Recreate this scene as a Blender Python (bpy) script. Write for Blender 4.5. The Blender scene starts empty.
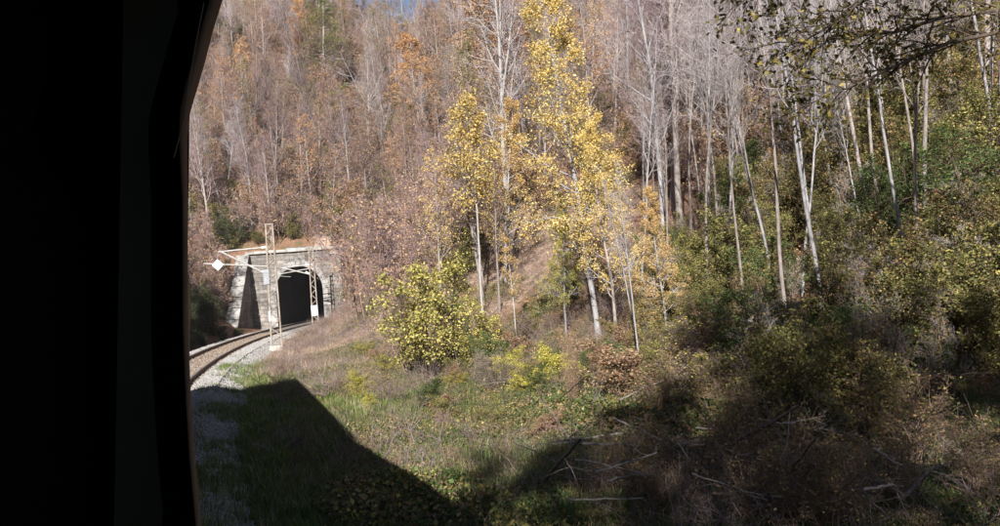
import bpy, math, random
import numpy as np
from mathutils import Matrix, Vector

R_ = math.radians
scene = bpy.context.scene
COL = scene.collection

# ---------------------------------------------------------------- camera
EYE = 2.6
F_PX, W_PX, H_PX = 760.0, 1000.0, 526.0
PITCH, ROLL = R_(1.1), R_(-4.0)
cam_d = bpy.data.cameras.new('camera')
cam_d.sensor_width = 36.0
cam_d.lens = 36.0 * F_PX / W_PX
cam_d.clip_start = 0.02
cam_d.clip_end = 2000
cam = bpy.data.objects.new('camera', cam_d)
COL.objects.link(cam)
CAM_ROT = Matrix.Rotation(math.pi / 2 + PITCH, 3, 'X') @ Matrix.Rotation(ROLL, 3, 'Z')
cam.matrix_world = Matrix.Translation((0, 0, EYE)) @ CAM_ROT.to_4x4()
scene.camera = cam

# ---------------------------------------------------------------- sky and sun
SUN_AZ, SUN_EL = 8.0, 29.5            # azimuth the light travels towards, from +Y to +X
world = bpy.data.worlds.new('World')
scene.world = world
world.use_nodes = True
wn = world.node_tree.nodes
bg = wn['Background']
sky = wn.new('ShaderNodeTexSky')
sky.sky_type = 'NISHITA'
sky.sun_disc = False
sky.sun_elevation = R_(SUN_EL)
sky.sun_rotation = R_(SUN_AZ + 180)
sky.altitude = 600
sky.dust_density = 0.6
sky.air_density = 0.8
world.node_tree.links.new(sky.outputs[0], bg.inputs[0])
bg.inputs[1].default_value = 0.05
sun_d = bpy.data.lights.new('sun', 'SUN')
sun_d.energy = 5.0
sun_d.angle = R_(0.5)
sun_d.color = (1.0, 0.955, 0.90)
sun = bpy.data.objects.new('sun', sun_d)
COL.objects.link(sun)
sd = Vector((math.sin(R_(SUN_AZ)) * math.cos(R_(SUN_EL)), math.cos(R_(SUN_AZ)) * math.cos(R_(SUN_EL)), -math.sin(R_(SUN_EL))))
sun.rotation_euler = sd.to_track_quat('-Z', 'Y').to_euler()
scene.view_settings.view_transform = 'Standard'
scene.view_settings.look = 'None'
scene.view_settings.gamma = 1.0
scene.view_settings.use_curve_mapping = False
scene.view_settings.exposure = 1.25
cy = scene.cycles
cy.max_bounces = 5
cy.diffuse_bounces = 3
cy.glossy_bounces = 2
cy.transmission_bounces = 3
cy.transparent_max_bounces = 4
cy.use_denoising = True
cy.denoiser = 'OPENIMAGEDENOISE'
cy.denoising_input_passes = 'RGB_ALBEDO_NORMAL'
cy.denoising_prefilter = 'ACCURATE'
cy.sample_clamp_indirect = 4.0

rng = np.random.default_rng(7)
random.seed(7)


# ---------------------------------------------------------------- helpers
def tag(o, label=None, cat=None, group=None, kind=None):
    if label: o['label'] = label
    if cat: o['category'] = cat
    if group: o['group'] = group
    if kind: o['kind'] = kind
    return o


def mesh_from(name, V, Fs, mats=(), smooth=False, mat_idx=None):
    """V (n,3); Fs list of (m,k) index arrays (tris and quads)"""
    me = bpy.data.meshes.new(name)
    V = np.asarray(V, dtype=np.float32)
    if not isinstance(Fs, (list, tuple)): Fs = [Fs]
    Fs = [np.asarray(f, dtype=np.int32) for f in Fs if len(f)]
    me.vertices.add(len(V))
    me.vertices.foreach_set('co', V.ravel())
    nl = sum(f.size for f in Fs)
    npoly = sum(len(f) for f in Fs)
    me.loops.add(nl)
    me.polygons.add(npoly)
    li = np.concatenate([f.ravel() for f in Fs])
    me.loops.foreach_set('vertex_index', li)
    tot = np.concatenate([np.full(len(f), f.shape[1], dtype=np.int32) for f in Fs])
    st = np.concatenate([[0], np.cumsum(tot)[:-1]]).astype(np.int32)
    me.polygons.foreach_set('loop_start', st)
    me.polygons.foreach_set('loop_total', tot)
    if smooth:
        me.polygons.foreach_set('use_smooth', np.ones(npoly, dtype=bool))
    for m in mats: me.materials.append(m)
    if mat_idx is not None:
        me.polygons.foreach_set('material_index', np.asarray(mat_idx, dtype=np.int32))
    me.update(calc_edges=True)
    return me


def add(name, me, parent=None, loc=None, rot=None, scale=None):
    o = bpy.data.objects.new(name, me)
    COL.objects.link(o)
    if parent: o.parent = parent
    if loc is not None: o.location = loc
    if rot is not None: o.rotation_euler = rot
    if scale is not None: o.scale = scale if hasattr(scale, '__len__') else (scale,) * 3
    return o


def empty(name, loc=(0, 0, 0), rot=(0, 0, 0), scale=1.0):
    o = add(name, None, None, loc, rot, scale)
    o.empty_display_size = 0.2
    return o


class MB:
    """collects quads/tris"""
    def __init__(s): s.v, s.f = [], []
    def verts(s, vs):
        b = len(s.v); s.v += [tuple(v) for v in vs]; return b
    def box(s, x0, x1, y0, y1, z0, z1, M=None):
        vs = [Vector(p) for p in ((x0,y0,z0),(x1,y0,z0),(x1,y1,z0),(x0,y1,z0),(x0,y0,z1),(x1,y0,z1),(x1,y1,z1),(x0,y1,z1))]
        if M is not None: vs = [M @ v for v in vs]
        b = s.verts(vs)
        s.f += [tuple(b + i for i in q) for q in ((3,2,1,0),(4,5,6,7),(0,1,5,4),(1,2,6,5),(2,3,7,6),(3,0,4,7))]
        return s
    def tube(s, pts, rad, k=8, caps=True):
        pts = [Vector(p) for p in pts]
        rad = rad if hasattr(rad, '__len__') else [rad] * len(pts)
        t0 = (pts[-1] - pts[0]).normalized()
        ref = Vector((0, 0, 1)) if abs(t0.z) < .8 else Vector((1, 0, 0))
        rings = []
        for i, p in enumerate(pts):
            t = (pts[min(i+1, len(pts)-1)] - pts[max(i-1, 0)]).normalized()
            u = t.cross(ref).normalized(); w = t.cross(u)
            rings.append(s.verts([p + rad[i] * (math.cos(a) * u + math.sin(a) * w) for a in [2*math.pi*j/k for j in range(k)]]))
        for a, b in zip(rings, rings[1:]):
            for j in range(k): s.f.append((a + j, a + (j+1) % k, b + (j+1) % k, b + j))
        if caps:
            s.f.append(tuple(rings[0] + j for j in reversed(range(k))))
            s.f.append(tuple(rings[-1] + j for j in range(k)))
        return s
    def prism(s, poly, axis_from, axis_to):
        """poly of points, each a function-free tuple; extruded between two vectors added"""
        a = s.verts([Vector(p) + Vector(axis_from) for p in poly]); n = len(poly)
        b = s.verts([Vector(p) + Vector(axis_to) for p in poly])
        s.f.append(tuple(a + i for i in reversed(range(n)))); s.f.append(tuple(b + i for i in range(n)))
        for i in range(n): s.f.append((a + i, a + (i+1) % n, b + (i+1) % n, b + i))
        return s
    def mesh(s, name, mat, smooth=False, bevel=0):
        me = bpy.data.meshes.new(name)
        me.from_pydata(s.v, [], s.f)
        if mat: me.materials.append(mat)
        if bevel:
            import bmesh
            bm = bmesh.new(); bm.from_mesh(me)
            bmesh.ops.bevel(bm, geom=list(bm.edges), offset=bevel, segments=1, affect='EDGES')
            bm.to_mesh(me); bm.free()
        if smooth:
            for p in me.polygons: p.use_smooth = True
        me.update()
        return me
    def add(s, name, mat, parent=None, smooth=False, bevel=0, **k):
        return add(name, s.mesh(name, mat, smooth, bevel), parent, **k)


# ---------------------------------------------------------------- materials
def new_mat(name):
    m = bpy.data.materials.new(name); m.use_nodes = True
    m.node_tree.nodes.clear()
    return m, m.node_tree.nodes, m.node_tree.links


def ramp(nodes, stops):
    r = nodes.new('ShaderNodeValToRGB'); e = r.color_ramp.elements
    while len(e) < len(stops): e.new(0.5)
    for el, (p, c) in zip(e, stops):
        el.position = p; el.color = (*c, 1)
    return r


def surf_mat(name, stops, scale=3.0, rough=0.85, detail=6, bump=0.3, bump_scale=None, metallic=0.0, coords='Object', spec=0.2):
    m, n, l = new_mat(name)
    out = n.new('ShaderNodeOutputMaterial'); b = n.new('ShaderNodeBsdfPrincipled')
    tc = n.new('ShaderNodeTexCoord'); no = n.new('ShaderNodeTexNoise')
    no.inputs['Scale'].default_value = scale; no.inputs['Detail'].default_value = detail; no.inputs['Roughness'].default_value = 0.65
    l.new(tc.outputs[coords], no.inputs['Vector'])
    r = ramp(n, stops); l.new(no.outputs['Fac'], r.inputs[0])
    l.new(r.outputs[0], b.inputs['Base Color'])
    b.inputs['Roughness'].default_value = rough; b.inputs['Metallic'].default_value = metallic
    b.inputs['Specular IOR Level'].default_value = spec
    if bump:
        n2 = n.new('ShaderNodeTexNoise'); n2.inputs['Scale'].default_value = bump_scale or scale * 4; n2.inputs['Detail'].default_value = 4
        l.new(tc.outputs[coords], n2.inputs['Vector'])
        bp = n.new('ShaderNodeBump'); bp.inputs['Strength'].default_value = bump; bp.inputs['Distance'].default_value = 0.05
        l.new(n2.outputs['Fac'], bp.inputs['Height']); l.new(bp.outputs[0], b.inputs['Normal'])
    l.new(b.outputs[0], out.inputs[0])
    return m


def leaf_mat(name, stops, trans=0.35, objvar=0.25):
    """leaf colour varies from leaf to leaf and a little from plant to plant"""
    m, n, l = new_mat(name)
    out = n.new('ShaderNodeOutputMaterial')
    g = n.new('ShaderNodeNewGeometry'); r = ramp(n, stops)
    l.new(g.outputs['Random Per Island'], r.inputs[0])
    oi = n.new('ShaderNodeObjectInfo')
    mr = n.new('ShaderNodeMapRange'); mr.inputs[3].default_value = 1 - objvar; mr.inputs[4].default_value = 1 + objvar * .6
    l.new(oi.outputs['Random'], mr.inputs[0])
    hv = n.new('ShaderNodeHueSaturation'); l.new(r.outputs[0], hv.inputs['Color']); l.new(mr.outputs[0], hv.inputs['Value'])
    d = n.new('ShaderNodeBsdfPrincipled'); d.inputs['Roughness'].default_value = 0.55; d.inputs['Specular IOR Level'].default_value = 0.25
    t = n.new('ShaderNodeBsdfTranslucent')
    l.new(hv.outputs[0], d.inputs['Base Color']); l.new(hv.outputs[0], t.inputs['Color'])
    mx = n.new('ShaderNodeMixShader'); mx.inputs[0].default_value = trans
    l.new(d.outputs[0], mx.inputs[1]); l.new(t.outputs[0], mx.inputs[2]); l.new(mx.outputs[0], out.inputs[0])
    return m


def wood_mat(name, stops, scale=(3, 3, 0.9), objvar=0.25, rough=0.9, bump=0.4):
    m, n, l = new_mat(name)
    out = n.new('ShaderNodeOutputMaterial'); b = n.new('ShaderNodeBsdfPrincipled')
    tc = n.new('ShaderNodeTexCoord'); mp = n.new('ShaderNodeMapping'); mp.inputs['Scale'].default_value = scale
    no = n.new('ShaderNodeTexNoise'); no.inputs['Scale'].default_value = 4; no.inputs['Detail'].default_value = 5; no.inputs['Roughness'].default_value = .7
    l.new(tc.outputs['Object'], mp.inputs[0]); l.new(mp.outputs[0], no.inputs['Vector'])
    r = ramp(n, stops); l.new(no.outputs['Fac'], r.inputs[0])
    oi = n.new('ShaderNodeObjectInfo'); mr = n.new('ShaderNodeMapRange'); mr.inputs[3].default_value = 1 - objvar; mr.inputs[4].default_value = 1 + objvar
    l.new(oi.outputs['Random'], mr.inputs[0])
    hv = n.new('ShaderNodeHueSaturation'); l.new(r.outputs[0], hv.inputs['Color']); l.new(mr.outputs[0], hv.inputs['Value'])
    l.new(hv.outputs[0], b.inputs['Base Color']); b.inputs['Roughness'].default_value = rough; b.inputs['Specular IOR Level'].default_value = .15
    bp = n.new('ShaderNodeBump'); bp.inputs['Strength'].default_value = bump; bp.inputs['Distance'].default_value = .03
    l.new(no.outputs['Fac'], bp.inputs['Height']); l.new(bp.outputs[0], b.inputs['Normal'])
    l.new(b.outputs[0], out.inputs[0])
    return m


M = {}
M['bark_pale'] = wood_mat('pale grey bark', [(.25, (.10, .085, .08)), (.42, (.20, .195, .20)), (.7, (.31, .30, .315))])
M['bark_birch'] = wood_mat('white birch bark', [(.3, (.09, .075, .06)), (.40, (.29, .28, .27)), (.8, (.41, .40, .385))], scale=(2, 2, 5))
M['bark_grey'] = wood_mat('grey brown bark', [(.25, (.09, .075, .065)), (.5, (.22, .19, .175)), (.75, (.36, .32, .30))])
M['bark_dark'] = wood_mat('dark brown bark', [(.25, (.025, .02, .016)), (.55, (.075, .058, .045)), (.8, (.14, .11, .085))])
M['twig'] = wood_mat('bare purplish twig', [(.3, (.175, .125, .125)), (.7, (.32, .24, .25))], objvar=.3, bump=0)
M['twig_grey'] = wood_mat('bare grey twig', [(.3, (.23, .20, .20)), (.7, (.40, .36, .36))], objvar=.3, bump=0)
M['twig_brown'] = wood_mat('brown twig', [(.3, (.11, .075, .055)), (.7, (.25, .17, .125))], objvar=.3, bump=0)
M['dead_wood'] = wood_mat('weathered dead wood', [(.25, (.07, .06, .05)), (.5, (.17, .15, .13)), (.8, (.29, .265, .24))])
M['leaf_yellow'] = leaf_mat('yellow leaf', [(0, (.38, .22, .06)), (.15, (.62, .42, .11)), (.6, (.78, .60, .21)), (.85, (.82, .68, .32)), (1, (.42, .41, .13))])
M['leaf_gold'] = leaf_mat('gold orange leaf', [(0, (.34, .19, .08)), (.4, (.56, .37, .14)), (.8, (.64, .46, .20)), (1, (.30, .28, .10))])
M['leaf_lime'] = leaf_mat('yellow green leaf', [(0, (.52, .42, .07)), (.4, (.60, .52, .10)), (.7, (.36, .37, .08)), (1, (.12, .17, .04))])
M['leaf_orange'] = leaf_mat('orange leaf', [(0, (.36, .19, .09)), (.5, (.58, .32, .15)), (.85, (.64, .42, .20)), (1, (.42, .32, .15))])
M['leaf_brown'] = leaf_mat('dry brown leaf', [(0, (.18, .10, .06)), (.5, (.35, .22, .14)), (.85, (.46, .32, .2)), (1, (.48, .37, .16))])
M['leaf_olive'] = leaf_mat('olive leaf', [(0, (.08, .09, .03)), (.45, (.15, .155, .05)), (.75, (.27, .245, .08)), (1, (.46, .38, .12))])
M['leaf_green'] = leaf_mat('green leaf', [(0, (.035, .065, .022)), (.5, (.07, .115, .035)), (.85, (.12, .17, .05)), (1, (.30, .29, .09))])
M['leaf_mixed'] = leaf_mat('mixed autumn leaf', [(0, (.07, .08, .03)), (.4, (.15, .15, .05)), (.65, (.30, .25, .09)), (.88, (.42, .28, .12)), (1, (.30, .15, .08))])
M['leaf_near'] = leaf_mat('bronze green leaf', [(0, (.06, .06, .025)), (.45, (.13, .12, .04)), (.8, (.27, .21, .06)), (1, (.50, .38, .11))])
M['needle'] = leaf_mat('larch needle', [(0, (.10, .13, .04)), (.6, (.22, .24, .07)), (1, (.36, .33, .09))])
M['leaf_dark'] = leaf_mat('shade-darkened evergreen leaf', [(0, (.012, .022, .010)), (.6, (.03, .05, .018)), (1, (.07, .09, .03))], trans=.15)  # evergreen tone darkened to stand in for shade across the track
M['leaf_hazel'] = leaf_mat('pale hazel leaf', [(0, (.56, .46, .12)), (.35, (.66, .57, .18)), (.7, (.46, .44, .13)), (1, (.16, .19, .06))])
M['grass'] = leaf_mat('grass blade', [(0, (.05, .10, .02)), (.55, (.10, .18, .035)), (.85, (.20, .24, .06)), (1, (.40, .34, .16))], trans=.3)
M['drygrass'] = leaf_mat('dry stalk', [(0, (.22, .15, .09)), (.6, (.42, .32, .22)), (1, (.52, .43, .33))], trans=.2)


# ---------------------------------------------------------------- track line and terrain height
YAW0 = R_(-25.5)                 # heading of the train at the camera
RC = 192.5                       # curve radius
LAT0 = -1.575                    # track centre beside the camera
T0 = np.array([math.sin(YAW0), math.cos(YAW0)]); N0 = np.array([math.cos(YAW0), -math.sin(YAW0)])
CEN = LAT0 * N0 + RC * N0
GRADE = -0.007
CANT = R_(4.0)
S_PORT = 79.0


def track(s):
    az = YAW0 + s / RC
    nrm = np.array([math.cos(az), -math.sin(az)])
    p = CEN - RC * nrm
    return p, az, GRADE * s


def track_qs(x, y):
    vx, vy = CEN[0] - x, CEN[1] - y
    r = np.hypot(vx, vy)
    az = np.arctan2(-vy, vx)
    return RC - r, np.clip(RC * (az - YAW0), -120, 120)


PP, PAZ, PZ = track(S_PORT)
PT = np.array([math.sin(PAZ), math.cos(PAZ)]); PN = np.array([math.cos(PAZ), -math.sin(PAZ)])


def sstep(a, b, x):
    t = np.clip((x - a) / (b - a), 0, 1); return t * t * (3 - 2 * t)


def softplus(x, w):
    return w * np.logaddexp(0, x / w)


def vnoise(x, y, seed=0):
    """cheap smooth noise, about -1..1"""
    r = np.random.default_rng(1000 + seed)
    z = np.zeros_like(x, dtype=float)
    for i in range(7):
        a = r.uniform(0, 2 * math.pi); k = r.uniform(.6, 1.6)
        z = z + np.sin(k * (x * math.cos(a) + y * math.sin(a)) + r.uniform(0, 6.28) + 1.3 * np.sin(.7 * k * (x * math.sin(a) - y * math.cos(a)) + r.uniform(0, 6.28)))
    return z / 4.0


def height(x, y):
    x = np.asarray(x, float); y = np.asarray(y, float)
    q, s = track_qs(x, y)
    zt = GRADE * np.clip(s, -60, 80)
    q0 = 12.5 - 9.0 * sstep(20, 68, s)
    flat = zt - 0.62 + 0.045 * np.clip(q - 2.6, 0, 10)
    right = flat + 0.64 * softplus(q - q0, 1.2)
    left = zt - 0.62 + 0.80 * softplus(-q - 4.2, 0.8)
    z = np.where(q > 0, right, left)
    rough = sstep(2.6, 5, np.abs(q))
    z = z + rough * (0.10 * vnoise(x * .9, y * .9, 1) + 0.35 * sstep(12, 20, np.abs(q)) * vnoise(x * .25, y * .25, 2) + 1.2 * sstep(18, 40, np.abs(q)) * vnoise(x * .07, y * .07, 3))
    u = (x - PP[0]) * PT[0] + (y - PP[1]) * PT[1]
    tun = PZ + 7.15 + 0.62 * np.clip(u - .7, 0, None) + 1.2 * sstep(3, 25, u) * vnoise(x * .09, y * .09, 4)
    z = np.where(u > .7, np.maximum(z, tun), z)
    cap = 84 - 40.5 * np.exp(-((x + 19) / 13.0) ** 2)
    z = np.where(z > cap - 12, cap - 12 + 12 * np.tanh((z - cap + 12) / 12), z)
    return z


def hgt(x, y):
    return float(height(np.array([x]), np.array([y]))[0])


def pix_ray(px, py):
    d = CAM_ROT @ Vector(((px - W_PX / 2) / F_PX, -(py - H_PX / 2) / F_PX, -1.0))
    return np.array(d)


def ground_at(px, py, far=260.0):
    """where the line of sight meets the ground"""
    d = pix_ray(px, py)
    t = np.linspace(4, far, 3000)
    p = np.array([0, 0, EYE])[None] + t[:, None] * d[None]
    below = p[:, 2] < height(p[:, 0], p[:, 1])
    i = int(np.argmax(below)) if below.any() else len(t) - 1
    return p[i]


def at_depth(px, depth):
    """ground point under the sight line of that picture column at that distance"""
    d = pix_ray(px, 275); d = d / math.hypot(d[0], d[1])
    x, y = d[0] * depth, d[1] * depth
    return np.array([x, y, hgt(x, y)])


def project(p):
    v = CAM_ROT.transposed() @ (Vector(p) - Vector((0, 0, EYE)))
    if v.z > -.1: return None
    return W_PX / 2 + F_PX * v.x / -v.z, H_PX / 2 - F_PX * v.y / -v.z


# ---------------------------------------------------------------- the ground
def make_ground():
    def lines(spec):
        out = []
        for a, b, st in spec: out += list(np.arange(a, b, st))
        return np.array(out + [spec[-1][1]])
    X = lines([(-170, -60, 4), (-60, -34, 1.3), (-34, 20, .5), (20, 50, 1.0), (50, 230, 4)])
    Y = lines([(-60, 4, 2.0), (4, 48, .5), (48, 72, .7), (72, 90, .45), (90, 130, 1.4), (130, 330, 4)])
    gx, gy = np.meshgrid(X, Y); gz = height(gx, gy)
    nx, ny = len(X), len(Y)
    V = np.stack([gx, gy, gz], -1).reshape(-1, 3)
    idx = np.arange(nx * ny).reshape(ny, nx)
    Fq = np.stack([idx[:-1, :-1], idx[:-1, 1:], idx[1:, 1:], idx[1:, :-1]], -1).reshape(-1, 4)
    c = V[Fq].mean(1)
    u = (c[:, 0] - PP[0]) * PT[0] + (c[:, 1] - PP[1]) * PT[1]; w = (c[:, 0] - PP[0]) * PN[0] + (c[:, 1] - PP[1]) * PN[1]
    Fq = Fq[~((u > -.1) & (u < 1.25) & (w > -4.7) & (w < 4.0))]
    m, n, l = new_mat('woodland floor')
    out = n.new('ShaderNodeOutputMaterial'); b = n.new('ShaderNodeBsdfPrincipled'); b.inputs['Roughness'].default_value = .95; b.inputs['Specular IOR Level'].default_value = .1
    tc = n.new('ShaderNodeTexCoord')
    def noise(sc, det=6, rg=.65):
        t = n.new('ShaderNodeTexNoise'); t.inputs['Scale'].default_value = sc; t.inputs['Detail'].default_value = det; t.inputs['Roughness'].default_value = rg
        l.new(tc.outputs['Object'], t.inputs['Vector']); return t
    lit = ramp(n, [(.28, (.045, .03, .022)), (.45, (.15, .085, .055)), (.6, (.25, .145, .095)), (.78, (.35, .24, .16))]); l.new(noise(5, 8, .8).outputs[0], lit.inputs[0])
    grs = ramp(n, [(.3, (.03, .036, .016)), (.5, (.065, .078, .03)), (.7, (.12, .115, .055))]); l.new(noise(3, 7, .75).outputs[0], grs.inputs[0])
    dry = ramp(n, [(.3, (.13, .09, .07)), (.5, (.33, .24, .19)), (.72, (.48, .38, .31))]); l.new(noise(4, 8, .8).outputs[0], dry.inputs[0])
    at1 = n.new('ShaderNodeAttribute'); at1.attribute_name = 'zone'
    sep = n.new('ShaderNodeSeparateColor'); l.new(at1.outputs['Color'], sep.inputs[0])
    def edge(ch):
        mm = n.new('ShaderNodeMath'); mm.operation = 'ADD'; l.new(sep.outputs[ch], mm.inputs[0])
        nn = noise(1.2, 5); sb = n.new('ShaderNodeMath'); sb.operation = 'SUBTRACT'; sb.inputs[1].default_value = .5; l.new(nn.outputs[0], sb.inputs[0]); l.new(sb.outputs[0], mm.inputs[1])
        mr = n.new('ShaderNodeMapRange'); mr.inputs[1].default_value = .35; mr.inputs[2].default_value = .65; l.new(mm.outputs[0], mr.inputs[0]); return mr
    mx1 = n.new('ShaderNodeMix'); mx1.data_type = 'RGBA'; l.new(edge(0).outputs[0], mx1.inputs[0]); l.new(lit.outputs[0], mx1.inputs[6]); l.new(grs.outputs[0], mx1.inputs[7])
    mx2 = n.new('ShaderNodeMix'); mx2.data_type = 'RGBA'; l.new(edge(1).outputs[0], mx2.inputs[0]); l.new(mx1.outputs[2], mx2.inputs[6]); l.new(dry.outputs[0], mx2.inputs[7])
    l.new(mx2.outputs[2], b.inputs['Base Color'])
    bp = n.new('ShaderNodeBump'); bp.inputs['Strength'].default_value = .7; bp.inputs['Distance'].default_value = .12
    l.new(noise(6, 8, .8).outputs[0], bp.inputs['Height']); l.new(bp.outputs[0], b.inputs['Normal']); l.new(b.outputs[0], out.inputs[0])
    me = mesh_from('ground', V, [Fq], [m], smooth=True)
    q, s = track_qs(V[:, 0], V[:, 1])
    q0 = 12.5 - 9.0 * sstep(20, 68, s)
    green = (1 - sstep(q0 - 1.5, q0 + 2.0, q)) * (q > 0) * (1 - sstep(32, 42, s))
    bank = sstep(2.5, 3.5, q) * (1 - sstep(9, 14, q - q0)) * sstep(26, 38, s) * (q > 0) * (V[:, 1] < PP[1] - .5)
    bank = np.maximum(bank, ((q > 1.5) & (q < 3.4) & (s > 20)) * .75)
    ca = me.color_attributes.new('zone', 'FLOAT_COLOR', 'POINT')
    ca.data.foreach_set('color', np.stack([np.maximum(green, .42 * (V[:, 1] > PP[1] + 1)), bank, 0 * q, 0 * q + 1], -1).astype(np.float32).ravel())
    return tag(add('ground', me), kind='structure')


make_ground()


# ---------------------------------------------------------------- railway track
def make_track():
    ss = np.arange(-30, 112, 1.0)
    prof = [(-2.9, -.66), (-1.75, -.16), (1.6, -.16), (2.6, -.66)]
    mbal = surf_mat('limestone ballast', [(.3, (.12, .11, .10)), (.5, (.28, .265, .25)), (.7, (.42, .40, .38))], scale=9, detail=8, bump=1.0, bump_scale=14)
    V, F = [], []
    for s in ss:
        p, az, z = track(s); nn = np.array([math.cos(az), -math.sin(az)])
        for (lx, lz) in prof:
            xy = p + nn * lx; V.append((xy[0], xy[1], z + lz - (lx * math.tan(CANT) * .8 if abs(lx) < 2 else 0)))
    for i in range(len(ss) - 1):
        for j in range(3): F.append((4*i + j, 4*i + j + 1, 4*i + 5 + j, 4*i + 4 + j))
    tag(add('ballast_bed', mesh_from('ballast_bed', V, [np.array(F)], [mbal])), kind='structure')
    root = empty('railway_track'); tag(root, kind='structure')
    mrail = surf_mat('rusty rail', [(.3, (.07, .04, .03)), (.6, (.17, .11, .08)), (.8, (.22, .16, .13))], scale=6, rough=.6, metallic=.4)
    msteel = surf_mat('worn rail head', [(.3, (.30, .29, .28)), (.7, (.45, .44, .43))], scale=8, rough=.35, metallic=.9, bump=0)
    rp = [(-.07, 0), (.07, 0), (.07, .012), (.014, .03), (.014, .115), (.036, .125), (.036, .155), (-.036, .155), (-.036, .125), (-.014, .115), (-.014, .03), (-.07, .012)]
    for sgn in (-1, 1):
        V, F, mi = [], [], []
        k = len(rp)
        for s in ss:
            p, az, z = track(s); nn = np.array([math.cos(az), -math.sin(az)])
            for (lx, lz) in rp:
                X = sgn * .75 + lx; xy = p + nn * X
                V.append((xy[0], xy[1], z - .155 + lz - X * math.tan(CANT)))
        for i in range(len(ss) - 1):
            for j in range(k):
                F.append((k*i + j, k*i + (j+1) % k, k*(i+1) + (j+1) % k, k*(i+1) + j)); mi.append(1 if j == 6 else 0)
        add('rail', mesh_from('rail', V, [np.array(F)], [mrail, msteel], mat_idx=mi), root)
    mb = MB().box(-1.28, 1.28, -.13, .13, -.16, 0)
    msl = wood_mat('tarred sleeper', [(.3, (.05, .04, .032)), (.6, (.12, .095, .075)), (.8, (.2, .165, .14))], scale=(1, 6, 6))
    me = mb.mesh('sleeper', msl, bevel=.015)
    for s in np.arange(18.0, 92, .62):
        p, az, z = track(s)
        o = add('sleeper', me, root, (p[0], p[1], z - .155))
        o.rotation_euler = (Matrix.Rotation(-az, 3, 'Z') @ Matrix.Rotation(CANT, 3, 'Y')).to_euler()


make_track()


# ---------------------------------------------------------------- tunnel portal
def frame_at(s, lat, dz=0.0, along=0.0):
    p, az, z = track(s)
    xy = p + np.array([math.cos(az), -math.sin(az)]) * lat + np.array([math.sin(az), math.cos(az)]) * along
    return (xy[0], xy[1], z + dz), -az


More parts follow.
